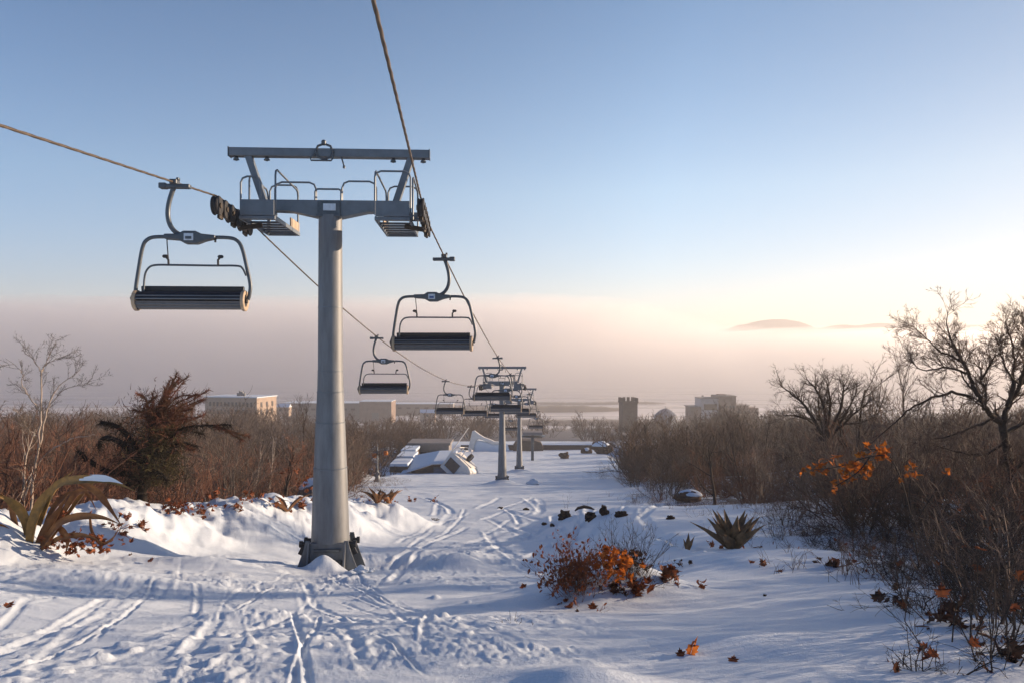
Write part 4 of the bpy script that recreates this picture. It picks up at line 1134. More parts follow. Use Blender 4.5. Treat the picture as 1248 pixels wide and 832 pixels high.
# individual trees ---------------------------------------------------------
TREE = dict(n=(7, 6, 5, 4), wig=(.10, .14, .17, .2), up=(.05, .05, .04, .03), kids=(8, 8, 7), t0=(.25, .2, .15), ang=(.75, .7, .65), ratio=(.62, .55, .5), rr=(.62, .6, .6), rmin=.006)
def base_at(px, py, Y):
    x = (px - CX) / F * Y; return Vector((x, Y, H1(x, Y)))
def guided_tree(name, label, Y, paths, seed, m_trunk, m_crown, Pm, ox, oy, k, dens=1.0, L0=.5, base=None):
    """tree whose limbs follow given lines; finer branches grow from them. paths: (points (zx, zy[, dy]), r0, r1, children)"""
    r = np.random.default_rng(seed)
    def q(p):
        px, py = ox + p[0] * k, oy + p[1] * k; dy = p[2] if len(p) > 2 else 0
        return np.array(P(px, py, Y + dy))
    b = q(paths[0][0][0]); o = np.array([b[0], Y, H1(b[0], Y)])
    t = thing(name, label, 'tree', o)
    tr, cr = [], [[], [], []]
    for (pts, r0, r1, nk) in paths:
        pp = [q(p) for p in pts]
        if pts is paths[0][0]: pp[0][2] = min(pp[0][2], o[2] - .3)
        sm = arc_pts(pp, 5); n = len(sm)
        jit = [s + r.normal(0, .012, 3) - o for s in sm]
        for i in range(n - 1):
            ra = r0 + (r1 - r0) * i / (n - 1); rb = r0 + (r1 - r0) * (i + 1) / (n - 1)
            tr.append((*jit[i], *jit[i + 1], ra, rb))
        for _ in range(int(nk * dens)):
            u = r.uniform(.22, 1.0) * (n - 1); i = min(int(u), n - 2)
            p = jit[i] + (jit[i + 1] - jit[i]) * (u - i); d = jit[i + 1] - jit[i]; d = d / np.linalg.norm(d)
            a = r.normal(0, 1, 3); a -= d * a.dot(d); a /= np.linalg.norm(a); ang = r.uniform(.4, 1.0)
            nd = d * math.cos(ang) + a * math.sin(ang) + np.array([0, 0, .12])
            grow(r, p, nd / np.linalg.norm(nd), L0 * r.uniform(.55, 1.5), max(.006, (r0 + (r1 - r0) * u / n) * .45), 0, Pm, cr)
    segs_mesh('trunk', tr, m_trunk, t, 7)
    segs_mesh('crown', cr[0] + cr[1] + cr[2], m_crown, t, 3)
    return t
FINE = dict(n=(5, 4, 3), wig=(.16, .18, .2), up=(.05, .05, .04), kids=(7, 5), t0=(.15, .15), ang=(.7, .65), ratio=(.6, .55), rr=(.6, .6), rmin=.0035)
G = .3124
guided_tree('bare_tree', 'big dark bare tree with forked limbs, topmost of the right thicket', 16.0, [
    ([(885, 860), (880, 740), (860, 620), (836, 490)], .10, .075, 4), ([(836, 490), (862, 425, .2), (905, 350, .3), (935, 270, .2), (960, 180, .2)], .065, .014, 16),
    ([(836, 500), (790, 460, -.1), (752, 410, -.2), (720, 340, -.3), (690, 270, -.3), (655, 205, -.2), (628, 150, 0), (616, 60, 0)], .06, .007, 20),
    ([(765, 440), (770, 380, .3), (752, 300, .4), (740, 240, .5)], .04, .008, 14), ([(725, 400), (640, 380, -.3), (560, 400, -.5), (480, 440, -.6), (400, 510, -.7), (325, 575, -.8)], .035, .006, 14),
    ([(700, 300), (620, 280, -.2), (520, 290, -.3), (465, 235, -.5)], .028, .005, 13), ([(690, 265), (600, 220, .2), (540, 170, .2), (488, 118, .3)], .025, .005, 12),
    ([(858, 430), (884, 300, .4), (870, 180, .5), (848, 95, .5)], .045, .006, 16), ([(900, 355), (930, 250, -.4), (925, 150, -.5), (910, 70, -.5)], .045, .006, 14), ([(752, 330), (800, 250, -.3), (835, 215, -.4)], .025, .005, 10),
    ([(800, 480), (700, 520, -.4), (640, 545, -.6), (560, 560, -.7)], .03, .006, 10), ([(845, 540), (910, 500, .3), (980, 480, .3), (1040, 430, .3)], .05, .01, 12), ([(850, 570), (760, 620, .3), (660, 610, .5), (560, 580, .7)], .03, .006, 10), ([(868, 700), (930, 640, -.3), (990, 620, -.3)], .04, .01, 10),
    ([(740, 390), (690, 330, .5), (650, 260, .7), (600, 230, .8)], .022, .005, 11), ([(905, 350), (860, 300, -.5), (830, 230, -.6), (810, 160, -.6)], .025, .005, 12)], 41, M['bark'], M['twig'], FINE, 960, 360, G, 2.0, .40)
guided_tree('bare_tree', 'broad spreading bare tree with a fan of limbs above the orange leaves', 29.0, [
    ([(155, 720), (152, 640), (146, 570)], .15, .12, 3), ([(146, 575), (100, 480), (60, 420, .5), (5, 375, .8), (-30, 350, .8)], .085, .015, 20), ([(148, 550), (140, 430, -.3), (102, 355, -.5), (72, 325, -.5)], .075, .014, 18),
    ([(150, 540), (166, 420, .4), (150, 330, .5)], .07, .014, 18), ([(152, 560), (202, 450, -.3), (218, 370, -.4), (212, 335, -.4)], .075, .014, 18), ([(160, 600), (192, 520, .5), (242, 430, .7), (272, 360, .8)], .075, .014, 18),
    ([(192, 525), (270, 450, -.6), (350, 392, -.8)], .055, .012, 18), ([(215, 500), (300, 490, .3), (365, 445, .5)], .045, .012, 14), ([(140, 590), (60, 612, -.4), (-10, 632, -.6)], .055, .012, 10), ([(110, 500), (40, 470, -.6), (-20, 465, -.8)], .04, .012, 14), ([(146, 560), (120, 440, .8), (125, 360, 1.0)], .06, .014, 16)], 52, M['bark'], M['twig'], FINE, 960, 360, G, 1.2, .62)
b = base_at(1330, 600, 19.5)
tree_thing('bare_tree', 'bare tree leaning in at the right edge beside the big forked tree', 'tree', b, 47, 4.2, .10, dict(TREE, kids=(10, 8, 7)), M['bark'], M['twig'], lean=(-.1, 0, 1))
b = base_at(873, 560, 33)
small = dict(TREE, kids=(6, 5, 4), ratio=(.5, .5, .5))
tree_thing('bare_tree', 'small dark bare tree with a hooked limb behind the snowy boulder', 'tree', b, 66, 3.0, .09, dict(TREE, kids=(6, 4, 3), ang=(1.0, .8, .7), wig=(.08, .2, .2, .2)), M['bark'], M['twig_grey'])
b = base_at(788, 540, 95)
tree_thing('pollard_tree', 'dark stubby pollarded tree right of the stone tower', 'tree', b, 71, 6.8, .32, dict(TREE, kids=(5, 3, 2), ang=(.6, .5, .5), ratio=(.35, .3, .3), rmin=.03), M['bark'], M['bark'])
# pale sapling at the left
sap = dict(TREE, n=(9, 7, 5, 4), kids=(7, 5, 4), t0=(.3, .2, .2), ang=(.6, .6, .6), ratio=(.5, .5, .45), wig=(.06, .1, .14, .16), up=(.03, .04, .04, .03))
guided_tree('pale_sapling', 'slender pale bare sapling above the big withered agave', 18.5, [
    ([(105, 680), (118, 590), (132, 480), (142, 400), (150, 300), (150, 150)], .034, .016, 10), ([(112, 600), (150, 400, .3), (176, 280, .4), (216, 208, .5), (292, 150, .6)], .028, .006, 14), ([(80, 640, .3), (128, 505, .2), (200, 430, 0), (270, 395, -.2), (345, 384, -.3)], .026, .008, 9),
    ([(148, 305), (110, 252, -.2), (80, 200, -.3), (75, 150, -.3), (18, 108, -.4)], .018, .004, 12), ([(150, 155), (172, 118, .1), (204, 45, .1)], .014, .004, 9), ([(150, 155), (120, 112, .2), (80, 80, .3)], .012, .004, 7), ([(155, 140), (200, 112, -.2), (245, 98, -.3)], .012, .004, 7),
    ([(176, 285), (232, 222, -.3), (325, 200, -.4)], .014, .004, 9), ([(132, 390), (90, 352, -.2), (38, 330, -.3)], .014, .004, 9), ([(60, 650), (95, 560, .2), (120, 500, .4)], .02, .01, 4)], 82, M['bark_pale'], M['twig_grey'], dict(FINE, kids=(5, 4), rmin=.003), 0, 400, .3364, 1.0, .36)
b = base_at(24, 620, 19.5)
tree_thing('pale_sapling', 'thinner pale sapling behind the slender one at the left edge', 'tree', b, 84, 3.2, .04, sap, M['bark_pale'], M['twig_grey'], lean=(.05, 0, 1))
for i, (px, Y, h, ln, sd, lab) in enumerate(((305, 34, 3.6, .15, 91, 'pale birch stem standing upright in the middle of the left thicket'), (322, 36, 3.9, .2, 93, 'tallest pale birch stem leaning right toward the pole'),
                                        (292, 35, 3.0, -.1, 95, 'pale birch stem leaning left in the left thicket'), (268, 33, 2.4, -.35, 97, 'low crooked pale birch stem next to the dark drooping tree'))):
    tree_thing('birch_stem', lab, 'tree', base_at(px, 600, Y), sd, h, .045, dict(TREE, kids=(6, 3, 3), ang=(.4, .5, .5), ratio=(.4, .5, .5), wig=(.06, .1, .1, .1)), M['bark_pale'], M['twig_grey'], lean=(ln, 0, 1))
b = base_at(166, 560, 40)
tree_thing('bare_tree', 'fine twigged grey tree behind the dark drooping tree', 'tree', b, 99, 4.6, .09, dict(TREE, kids=(9, 8, 6), ang=(.5, .5, .5)), M['bark'], M['twig_grey'])
for i, (px, Y, h, sd, lab) in enumerate(((350, 30, 2.6, 121, 'reddish bare tree with a few rust leaves just left of the pole'), (930, 60, 4.6, 123, 'grey bare tree beneath the stepped block building'), (1075, 40, 3.6, 125, 'dark bare tree between the spreading tree and the big forked tree'),
                                     (75, 34, 4.2, 127, 'dense reddish bare tree behind the pale saplings'), (15, 30, 3.6, 129, 'bushy reddish tree cut off by the left edge'), (1150, 30, 3.4, 133, 'thin bare tree behind the limbs of the big forked tree'))):
    tt = tree_thing('bare_tree', lab, 'tree', base_at(px, 560, Y), sd, h, .08, dict(TREE, kids=(10, 8, 6), ang=(.55, .6, .6)), M['bark'], M['twig_red'] if i in (0, 3, 4) else M['twig_grey'])
    if i == 0:
        r = np.random.default_rng(5); sp = [((r.uniform(-.2, 1.1), r.uniform(-.5, .5), r.uniform(.6, 2.0)), r.uniform(.12, .2)) for _ in range(26)]
        leaves_mesh('leaves', sp, r, M['leaf_rust'], tt)

protos = []
for i, (h, kd) in enumerate(((3.6, (8, 7, 5)), (4.4, (10, 7, 5)), (3.0, (7, 7, 6)))):
    protos.append(tree_thing('bare_tree', 'slim bare tree rising from the thicket', 'tree', (0, 0, 0), 700 + i, h, .06, dict(TREE, kids=kd, ang=(.6, .6, .6), rmin=.005), M['bark'], M['twig_grey' if i != 1 else 'twig'], group='slim bare trees in the thickets'))
    remember(protos[-1])
spots = [(14, 30), (19, 36), (16, 44), (22, 47), (13.5, 52), (27, 55), (20, 62), (31, 64), (25, 72), (17, 70), (34, 78), (12, 38), (24, 40), (-15, 34), (-21, 40), (-26, 47), (-14, 50), (-31, 55), (-20, 58), (-24, 66), (-17, 72), (-36, 70), (-27, 36), (-33, 46)]
for i, (x, y) in enumerate(spots):
    s_ = rng.uniform(.85, 1.5); lo = Vector((x, y, H1(x, y)))
    if i < 3: protos[i].location = lo; protos[i].scale = (s_,) * 3
    else: copy_tree(protos[i % 3], lo, rng.uniform(0, 6.28), s_)

# dark drooping tree ------------------------------------------------------
def drooping():
    Y = 22.0; k = Y / F
    def z2(zx, zy, dy=0): return np.array([(zx * .3364 - CX) * k, Y + dy, (HY - 400 - zy * .3364) * k])
    base = base_at(173, 600, Y); o = np.array(base)
    t = thing('drooping_tree', 'blackened tree with thick drooping arms and reddish needle sprays', 'tree', base)
    r = np.random.default_rng(8)
    trunk = [z2(512, 690), z2(515, 610), z2(520, 540), z2(530, 470), z2(545, 400), z2(556, 340), z2(575, 290)]
    trunk[0][2] = min(trunk[0][2], base.z - .3)
    m = MB(); m.tube([p - o for p in trunk], [.16, .14, .13, .12, .10, .08, .05], 9); m.build('trunk', M['bark_black'], t, smooth=70)
    arms = [([(512, 545), (470, 520), (415, 508), (370, 470), (340, 430)], .085, -.5), ([(515, 500), (470, 450), (420, 415), (365, 400), (330, 415), (318, 450)], .09, .4),
            ([(525, 470), (490, 420), (460, 370), (425, 345), (385, 335)], .085, -.2), ([(530, 480), (580, 430), (630, 420), (690, 432)], .07, .3), ([(535, 450), (500, 460), (450, 470), (400, 480)], .06, .9),
            ([(520, 520), (570, 500), (620, 510), (660, 530)], .06, -.6), ([(540, 400), (590, 380), (640, 375), (680, 395)], .06, .7), ([(512, 560), (470, 570), (430, 560)], .06, .2), ([(530, 440), (600, 410), (660, 360), (740, 352), (830, 350)], .03, .1)]
    sprays = [([(560, 330), (590, 280), (630, 220), (666, 180)], -.2), ([(565, 320), (580, 260), (598, 190)], .2), ([(575, 310), (640, 270), (705, 238)], .1), ([(575, 330), (640, 300), (712, 262)], .4), ([(555, 340), (570, 280), (590, 235)], -.4),
              ([(580, 340), (640, 330), (700, 322)], -.3), ([(545, 350), (530, 310), (520, 290)], .2), ([(640, 400), (670, 425), (700, 440)], .0), ([(770, 355), (820, 375), (870, 405)], .1), ([(780, 350), (840, 380), (880, 395)], .3), ([(600, 300), (620, 240), (640, 215)], -.5), ([(610, 330), (660, 300), (700, 290)], -.1)]
    for pts, rad, dy in arms:
        pp = [z2(x, y, dy * i / (len(pts) - 1) * 1.6) - o for i, (x, y) in enumerate(pts)]
        sm = [Vector(p) for p in arc_pts(pp, 5)]
        rad *= 1.25; m = MB(); n = len(sm); m.tube(sm, [rad * (1 - .55 * i / (n - 1)) for i in range(n)], 8); br = m.build('limb', M['bark_black'], t, smooth=70)
        sg = []
        for i in range(n - 1):
            for _ in range(18):
                p = np.array(sm[i].lerp(sm[i + 1], r.random())); d = r.normal(0, 1, 3); d[2] -= .5; d /= np.linalg.norm(d); L = r.uniform(.08, .28)
                sg.append((*p, *(p + d * L), .012, .003))
        segs_mesh('shaggy_bark', sg, M['bark_black'], br)
    sprays = sprays + [([(x + r.normal(0, 14), y + r.normal(0, 10)) for (x, y) in pts], dy + r.normal(0, .5)) for (pts, dy) in sprays[:7] * 2]
    for j, (pts, dy) in enumerate(sprays):
        pp = [z2(x, y, dy * i / (len(pts) - 1) * 1.5) - o for i, (x, y) in enumerate(pts)]
        sm = [Vector(p) for p in arc_pts(pp, 5)]; n = len(sm); sg = []
        for i in range(n - 1):
            sg.append((*sm[i], *sm[i + 1], .022, .02)); tdir = np.array((sm[i + 1] - sm[i]).normalized())
            for _ in range(16):
                p = np.array(sm[i].lerp(sm[i + 1], r.random())); d = r.normal(0, .55, 3) + tdir * .9; d /= np.linalg.norm(d)
                sg.append((*p, *(p + d * r.uniform(.08, .2)), .009, .003))
        segs_mesh('needle_spray', sg, M['needle_red'], t)
    sg = []
    for _ in range(1700):
        q = z2(r.uniform(545, 640), r.uniform(345, 560), r.normal(0, .5)) - o; d = r.normal(0, 1, 3); d /= np.linalg.norm(d)
        sg.append((*q, *(q + d * r.uniform(.08, .25)), .012, .004))
    segs_mesh('olive_foliage', sg, M['needle_olive'], t)
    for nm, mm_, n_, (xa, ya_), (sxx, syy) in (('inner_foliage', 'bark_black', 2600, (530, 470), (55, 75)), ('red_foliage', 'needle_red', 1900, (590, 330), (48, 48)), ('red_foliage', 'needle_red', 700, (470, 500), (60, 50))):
        sg = []
        for _ in range(n_):
            q = z2(r.normal(xa, sxx), min(r.normal(ya_, syy), 640), r.normal(0, .5)) - o; d = r.normal(0, 1, 3) + np.array([.3, 0, .5]); d /= np.linalg.norm(d)
            sg.append((*q, *(q + d * r.uniform(.08, .26)), .010, .003))
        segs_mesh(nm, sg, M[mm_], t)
drooping()

# withered agaves ---------------------------------------------------------
def agave_leaf(path, w0, prof=None, fold=.35, nrm=(0, -1, .3)):
    """thick folded leaf along a path; returns MB"""
    sm = [Vector(p) for p in arc_pts([np.array(p) for p in path], 6)]; n = len(sm); m = MB(); V = []; Fs = []
    for i, p in enumerate(sm):
        t = (sm[min(i + 1, n - 1)] - sm[max(0, i - 1)]).normalized(); u = i / (n - 1)
        s = t.cross(Vector(nrm)); s = s.normalized() if s.length > .05 else Vector((1, 0, 0)); nn = s.cross(t)
        w_ = w0 * (.55 + 1.1 * u * (1 - u) * 1.6) * (1 - max(0, u - .55) / .45 * .97) ; th = w_ * .22 + .004
        for (a, b_) in ((-1, fold * w_ * .5), (-.45, .08 * w_), (0, -.02 * w_), (.45, .08 * w_), (1, fold * w_ * .5)): V.append(p + s * (a * w_ * .5) + nn * (b_ + .0))
        for (a, b_) in ((.55, 0), (0, 0), (-.55, 0)): V.append(p + s * (a * w_ * .5) - nn * th)
    for i in range(n - 1):
        for j in range(8): Fs.append((i * 8 + j, (i + 1) * 8 + j, (i + 1) * 8 + (j + 1) % 8, i * 8 + (j + 1) % 8))
    Fs += [tuple(range(8)), tuple(reversed(range((n - 1) * 8, n * 8)))]
    return m.add(V, Fs)

def big_agave():
    g = ground_px(60, 668, 8, 25); Y = g.y; k = Y / F; o = np.array(g)
    t = thing('withered_agave', 'largest withered agave with long arching olive and rust leaves at the left edge', 'agave', g)
    def q(px, py, dy=0): return np.array([(px - CX) / F * (Y + dy), Y + dy, (HY - py) / F * (Y + dy)]) - o
    L = [([(36, 672, 0), (40, 640, 0), (50, 615, .05), (67, 592, .1), (90, 573, .2)], .21, 'agave_green'), ([(48, 640, .1), (67, 594, .0), (97, 584, -.2), (134, 586, -.3), (166, 598, -.5)], .17, 'agave_green'),
         ([(36, 660, .2), (33, 636, .1), (24, 618, .0), (8, 607, -.2), (-14, 602, -.4)], .20, 'agave_green'), ([(44, 670, 0), (56, 645, .1), (70, 625, .2), (84, 600, .3)], .17, 'agave'), ([(98, 588, .0), (118, 598, .1), (132, 615, .15), (149, 641, .1)], .14, 'agave'),
         ([(50, 668, -.1), (70, 640, -.15), (95, 629, -.2), (125, 630, -.2), (146, 638, -.2)], .15, 'agave'), ([(66, 640, 0), (76, 645, -.1), (83, 658, -.15), (80, 674, -.2)], .13, 'agave'), ([(56, 660, .1), (88, 608, .3), (102, 598, .2), (112, 606, .1)], .13, 'agave'), ([(52, 668, .3), (60, 630, .5), (78, 606, .6), (104, 600, .5), (118, 622, .4)], .12, 'agave'), ([(28, 668, .2), (20, 640, .3), (14, 618, .3), (2, 600, .2)], .12, 'agave'), ([(46, 672, -.2), (74, 655, -.3), (104, 652, -.35), (128, 662, -.4)], .11, 'agave'), ([(38, 664, .4), (44, 628, .6), (58, 600, .7), (80, 588, .8)], .12, 'agave'),
         ([(110, 630, .1), (113, 648, .1), (124, 662, 0), (138, 655, -.1), (146, 640, -.1)], .07, 'agave'), ([(30, 672, .1), (14, 650, 0), (-6, 640, -.2), (-30, 645, -.3)], .15, 'agave'), ([(40, 675, 0), (22, 660, -.1), (2, 660, -.3)], .12, 'agave'), ([(60, 660, .2), (110, 590, .5), (135, 583, .6), (150, 590, .6)], .10, 'agave_green')]
    for pts, w_, mm in L:
        agave_leaf([q(*p) for p in pts], w_, fold=.5).build('leaf', M[mm], t, smooth=60)
    s = [q(97, 582.5, -.2), q(115, 581.5, -.27), q(134, 583.5, -.32), (q(150, 589, -.4))]
    agave_leaf(s, .13, fold=.1).build('snow_strip', M['snow'], t, smooth=60)
    r = np.random.default_rng(3)
    sp = [(q(r.normal(95, 25), r.uniform(652, 676), r.uniform(-.4, .2)), r.uniform(.08, .15)) for _ in range(75)] + [(q(r.normal(85, 14), r.uniform(625, 650), .1), r.uniform(.08, .14)) for _ in range(16)]
    leaves_mesh('caught_leaves', sp, r, M['leaf_rust'], t)
big_agave()
def small_agave(name, label, loc, n, L, w_, mm, seed, droop=.5, up=1.0, extra_leaves=0):
    r = np.random.default_rng(seed); t = thing(name, label, 'agave', loc)
    for i in range(n):
        a = 2 * math.pi * i / n + r.normal(0, .25); s = r.uniform(.25, .95) ; l = L * r.uniform(.7, 1.1)
        d = np.array([math.cos(a), math.sin(a), 0]); pts = []
        for u in (0, .3, .6, 1.0): pts.append(d * l * s * u * (1 + .3 * u * droop) + np.array([0, 0, l * up * (u - droop * s * u * u) - .06]))
        agave_leaf(pts, w_ * r.uniform(.8, 1.15), fold=.45, nrm=(d[0] * .3, d[1] * .3, 1) if s > .5 else (-d[0], -d[1], .3)).build('leaf', M[mm], t, smooth=60)
    if extra_leaves:
        sp = [((r.normal(0, L * .5), r.normal(0, L * .3), r.uniform(0, .15)), r.uniform(.09, .15)) for _ in range(extra_leaves)]
        leaves_mesh('caught_leaves', sp, r, M['leaf_rust'], t)
    return t
g = ground_px(893, 668, 8, 40); small_agave('dry_agave', 'stiff grey brown agave rosette standing in the snow before the right thicket', g, 24, .86, .22, 'agave_dry', 14, .26, .95, 10)
g = ground_px(838, 668, 8, 40); small_agave('dry_agave', 'tiny upright agave shoot left of the stiff grey brown rosette', g, 4, .36, .10, 'agave_dry', 6, .15, 1.1)
for (px, py, L, sd, lab) in ((460, 612, .95, 7, 'withered agave with a leaf drooping left, on the bank right of the pole'), (474, 612, .9, 9, 'rusty tangled agave next to the one drooping left on the bank')):
    g = ground_px(px, py, 20, 45); small_agave('withered_agave', lab, g, 8, L, .17, 'agave', sd, .65, 1.1, 14)
g = ground_px(350, 622, 15, 40); small_agave('withered_agave', 'single curled orange agave leaf standing left of the pole', g, 3, .75, .2, 'agave', 13, .5, 1.2, 8)

# leafy litter clumps on the left bank -----------------------------------
def leaf_clump(label, px, py, nl, spread, size, mm, seed, stems=8, hgt=.3, yr=(8, 45), name='withered_plant'):
    g = ground_px(px, py, *yr); r = np.random.default_rng(seed); t = thing(name, label, 'dead plant', g)
    sg = []; ends = []
    for i in range(stems):
        a = r.uniform(0, 6.28); L = spread * r.uniform(.5, 1.3); p = np.array([r.normal(0, spread * .3), r.normal(0, spread * .25), -.05]); d = np.array([math.cos(a) * .7, math.sin(a) * .7, .5 + r.random()])
        d /= np.linalg.norm(d)
        for j in range(4):
            d = d + r.normal(0, .25, 3) - np.array([0, 0, .12]); d /= np.linalg.norm(d); q = p + d * L / 4; sg.append((*p, *q, .010, .007)); p = q; ends.append(q)
    segs_mesh('stems', sg, M['twig_red'], t, 4)
    sp = []
    for i in range(nl):
        e = ends[int(r.integers(0, len(ends)))] if r.random() < .7 else np.array([r.normal(0, spread * .6), r.normal(0, spread * .4), r.uniform(0, hgt)])
        e = e.copy(); wz = H1(g.x + e[0], g.y + e[1]) - g.z; e[2] = max(e[2], wz + .03)
        sp.append((e + r.normal(0, .04, 3), size * r.uniform(.7, 1.25)))
    leaves_mesh('leaves', sp, r, M[mm], t)
    return t
for (px, py, nl, spd, sz, sd, lab) in ((215, 624, 46, .42, .15, 201, 'densest clump of rust leaves on the left bank, below the drooping tree'), (245, 628, 22, .4, .13, 203, 'trailing rust leaves at the right foot of the dense leaf clump'), (265, 606, 14, .35, .15, 205, 'small leafy stems at the top edge of the left bank'),
                                  (172, 643, 12, .22, .15, 207, 'small dark leaf clump right of the big agave'), (303, 610, 10, .3, .14, 209, 'few red leaves on the bank crest midway to the pole'), (328, 616, 18, .42, .16, 211, 'dark red leaf trail on the bank close to the pole'), (366, 618, 22, .3, .17, 213, 'upright red brown leaf clump against the pole'),
                                  (500, 606, 12, .3, .2, 215, 'brown leaf clump at the right end of the bank'), (436, 606, 8, .25, .16, 217, 'small sprig just right of the pole on the bank'), (527, 603, 10, .5, .16, 219, 'line of brown leaves down the right face of the bank')):
    leaf_clump(lab, px, py, nl, spd, sz, 'leaf_rust', sd, 8)

for i, (px, py, n, lab) in enumerate(((285, 618, 12, 'rust leaves half sunk in the bank below the birch stems'), (195, 612, 16, 'rust leaves on the bank crest under the drooping tree'), (140, 648, 14, 'rust leaves just right of the big agave tips'), (408, 655, 8, 'dull leaves on the snow right behind the pole'))):
    leaf_clump(lab, px, py, n, .35, .14, 'leaf_rust', 240 + i, 7)

# dead clods and stubble on the crest ------------------------------------
for (px, py, sx, sz, sd, lab) in ((688, 631, .20, .16, 301, 'largest dark clod poking from the snow on the crest'), (720, 632, .16, .12, 303, 'dark clod with dead leaves right of the largest clod'), (737, 626, .11, .15, 305, 'small upright dark clod on the crest'), (757, 629, .15, .10, 307, 'dark clod at the right end of the crest debris'),
                              (664, 639, .10, .05, 309, 'flat dark clod below the largest clod'), (673, 640, .07, .05, 311, 'tiny dark clod beside the flat one'), (817, 632, .10, .06, 313, 'lone dark clod before the snow covered boulder'), (641, 621, .12, .06, 315, 'dark clod left of the crest debris'), (610, 619, .10, .05, 317, 'small clod among the tracks on the middle slope')):
    g = ground_px(px, py, 10, 60); rock('clod', lab, (g.x, g.y, g.z + sz * .3), sx * 1.3, sx, sz * 1.3, M['clod'], sd, snow=False, cat='clod')
g = ground_px(712, 622, 15, 60); m = MB(); m.tube([Vector((-.45, 0, 0)), Vector((-.3, 0, .13)), Vector((0, .05, .19)), Vector((.3, .1, .13)), Vector((.5, .1, .03))], [.03, .07, .08, .06, .03], 8)
tag(m.build('dead_branch', M['bark'], smooth=70, loc=g), 'arched dead branch on the crest behind the largest clod', 'branch')
g = ground_px(528, 633, 15, 60); sg = []; r = np.random.default_rng(2)
for _ in range(16): p = np.array([r.normal(0, .15), r.normal(0, .1), .0]); d = r.normal(0, 1, 3); d[2] = abs(d[2]) * .5; sg.append((*p, *(p + d * .13), .014, .005))
o = segs_mesh('twig_tuft', sg, M['bark'], None, 4); o.location = g; tag(o, 'dark twig tuft lying in the tracks right of the tower', 'twigs')

# central shrub -----------------------------------------------------------
def central():
    g = ground_px(705, 718, 5, 16); r = np.random.default_rng(21)
    t = thing('leafy_shrub', 'rust leaved shrub growing from the snow mound in the foreground', 'shrub', g)
    o = bush_segs(500, h=.76, stems=60, spread=.7, kids=(6, 3), rmin=.0022, r=.0055)
    segs_mesh('stems', o[0] + o[1] + o[2], M['twig_red'], t, 3)
    sp = []
    sg = o[1] + o[2]
    for i in range(950):
        s = sg[int(r.integers(0, len(sg)))]
        if s[5] > .78 or s[5] < .05: continue
        sp.append((np.array(s[3:6]) + r.normal(0, .02, 3), r.uniform(.035, .075)))
    leaves_mesh('leaves', sp, r, M['leaf_rust'], t, 'oval')
    sp = [((r.normal(.42, .13), r.normal(-.05, .12), r.uniform(.10, .48)), r.uniform(.06, .11)) for i in range(80)]
    leaves_mesh('amber_leaves', sp, r, M['leaf_orange'], t)
    g2 = ground_px(768, 700, 5, 16)
    t2 = thing('bare_shrub', 'dark bare shrub fanning up behind the rust leaved shrub', 'shrub', g2)
    o = bush_segs(511, h=.85, stems=36, spread=.62, kids=(6, 4), rmin=.002, r=.0065)
    segs_mesh('stems', o[0] + o[1] + o[2], M['bark'], t2, 3)
    sp = [((r.normal(0, .16), r.normal(0, .13), r.uniform(.05, .3)), r.uniform(.05, .09)) for i in range(60)]
    leaves_mesh('dark_leaves', sp, r, M['leaf_brown'], t2)
    for (px, py, n, spd, sz, mm, sd, lab) in ((775, 722, 14, .14, .13, 'leaf_rust', 601, 'drooping rust leaves under the bare shrub'), (752, 720, 14, .16, .10, 'leaf_brown', 602, 'dark leaf tangle between the two shrubs'), (812, 705, 13, .16, .14, 'leaf_rust', 603, 'rust maple leaves on a sprig right of the bare shrub'), (850, 715, 7, .09, .09, 'leaf_rust', 604, 'small red sprig at the right end of the mound'),
                                          (668, 715, 8, .14, .08, 'leaf_brown', 605, 'small dark sprig on the left side of the mound'), (690, 735, 8, .11, .09, 'leaf_rust', 606, 'pair of rust leaf sprigs low on the mound front'), (830, 690, 8, .18, .07, 'leaf_brown', 607, 'pale thin sprig behind the rust maple leaves')):
        leaf_clump(lab, px, py, n, spd, sz, mm, sd, 6, .12, (5, 16), 'leafy_sprig')
central()

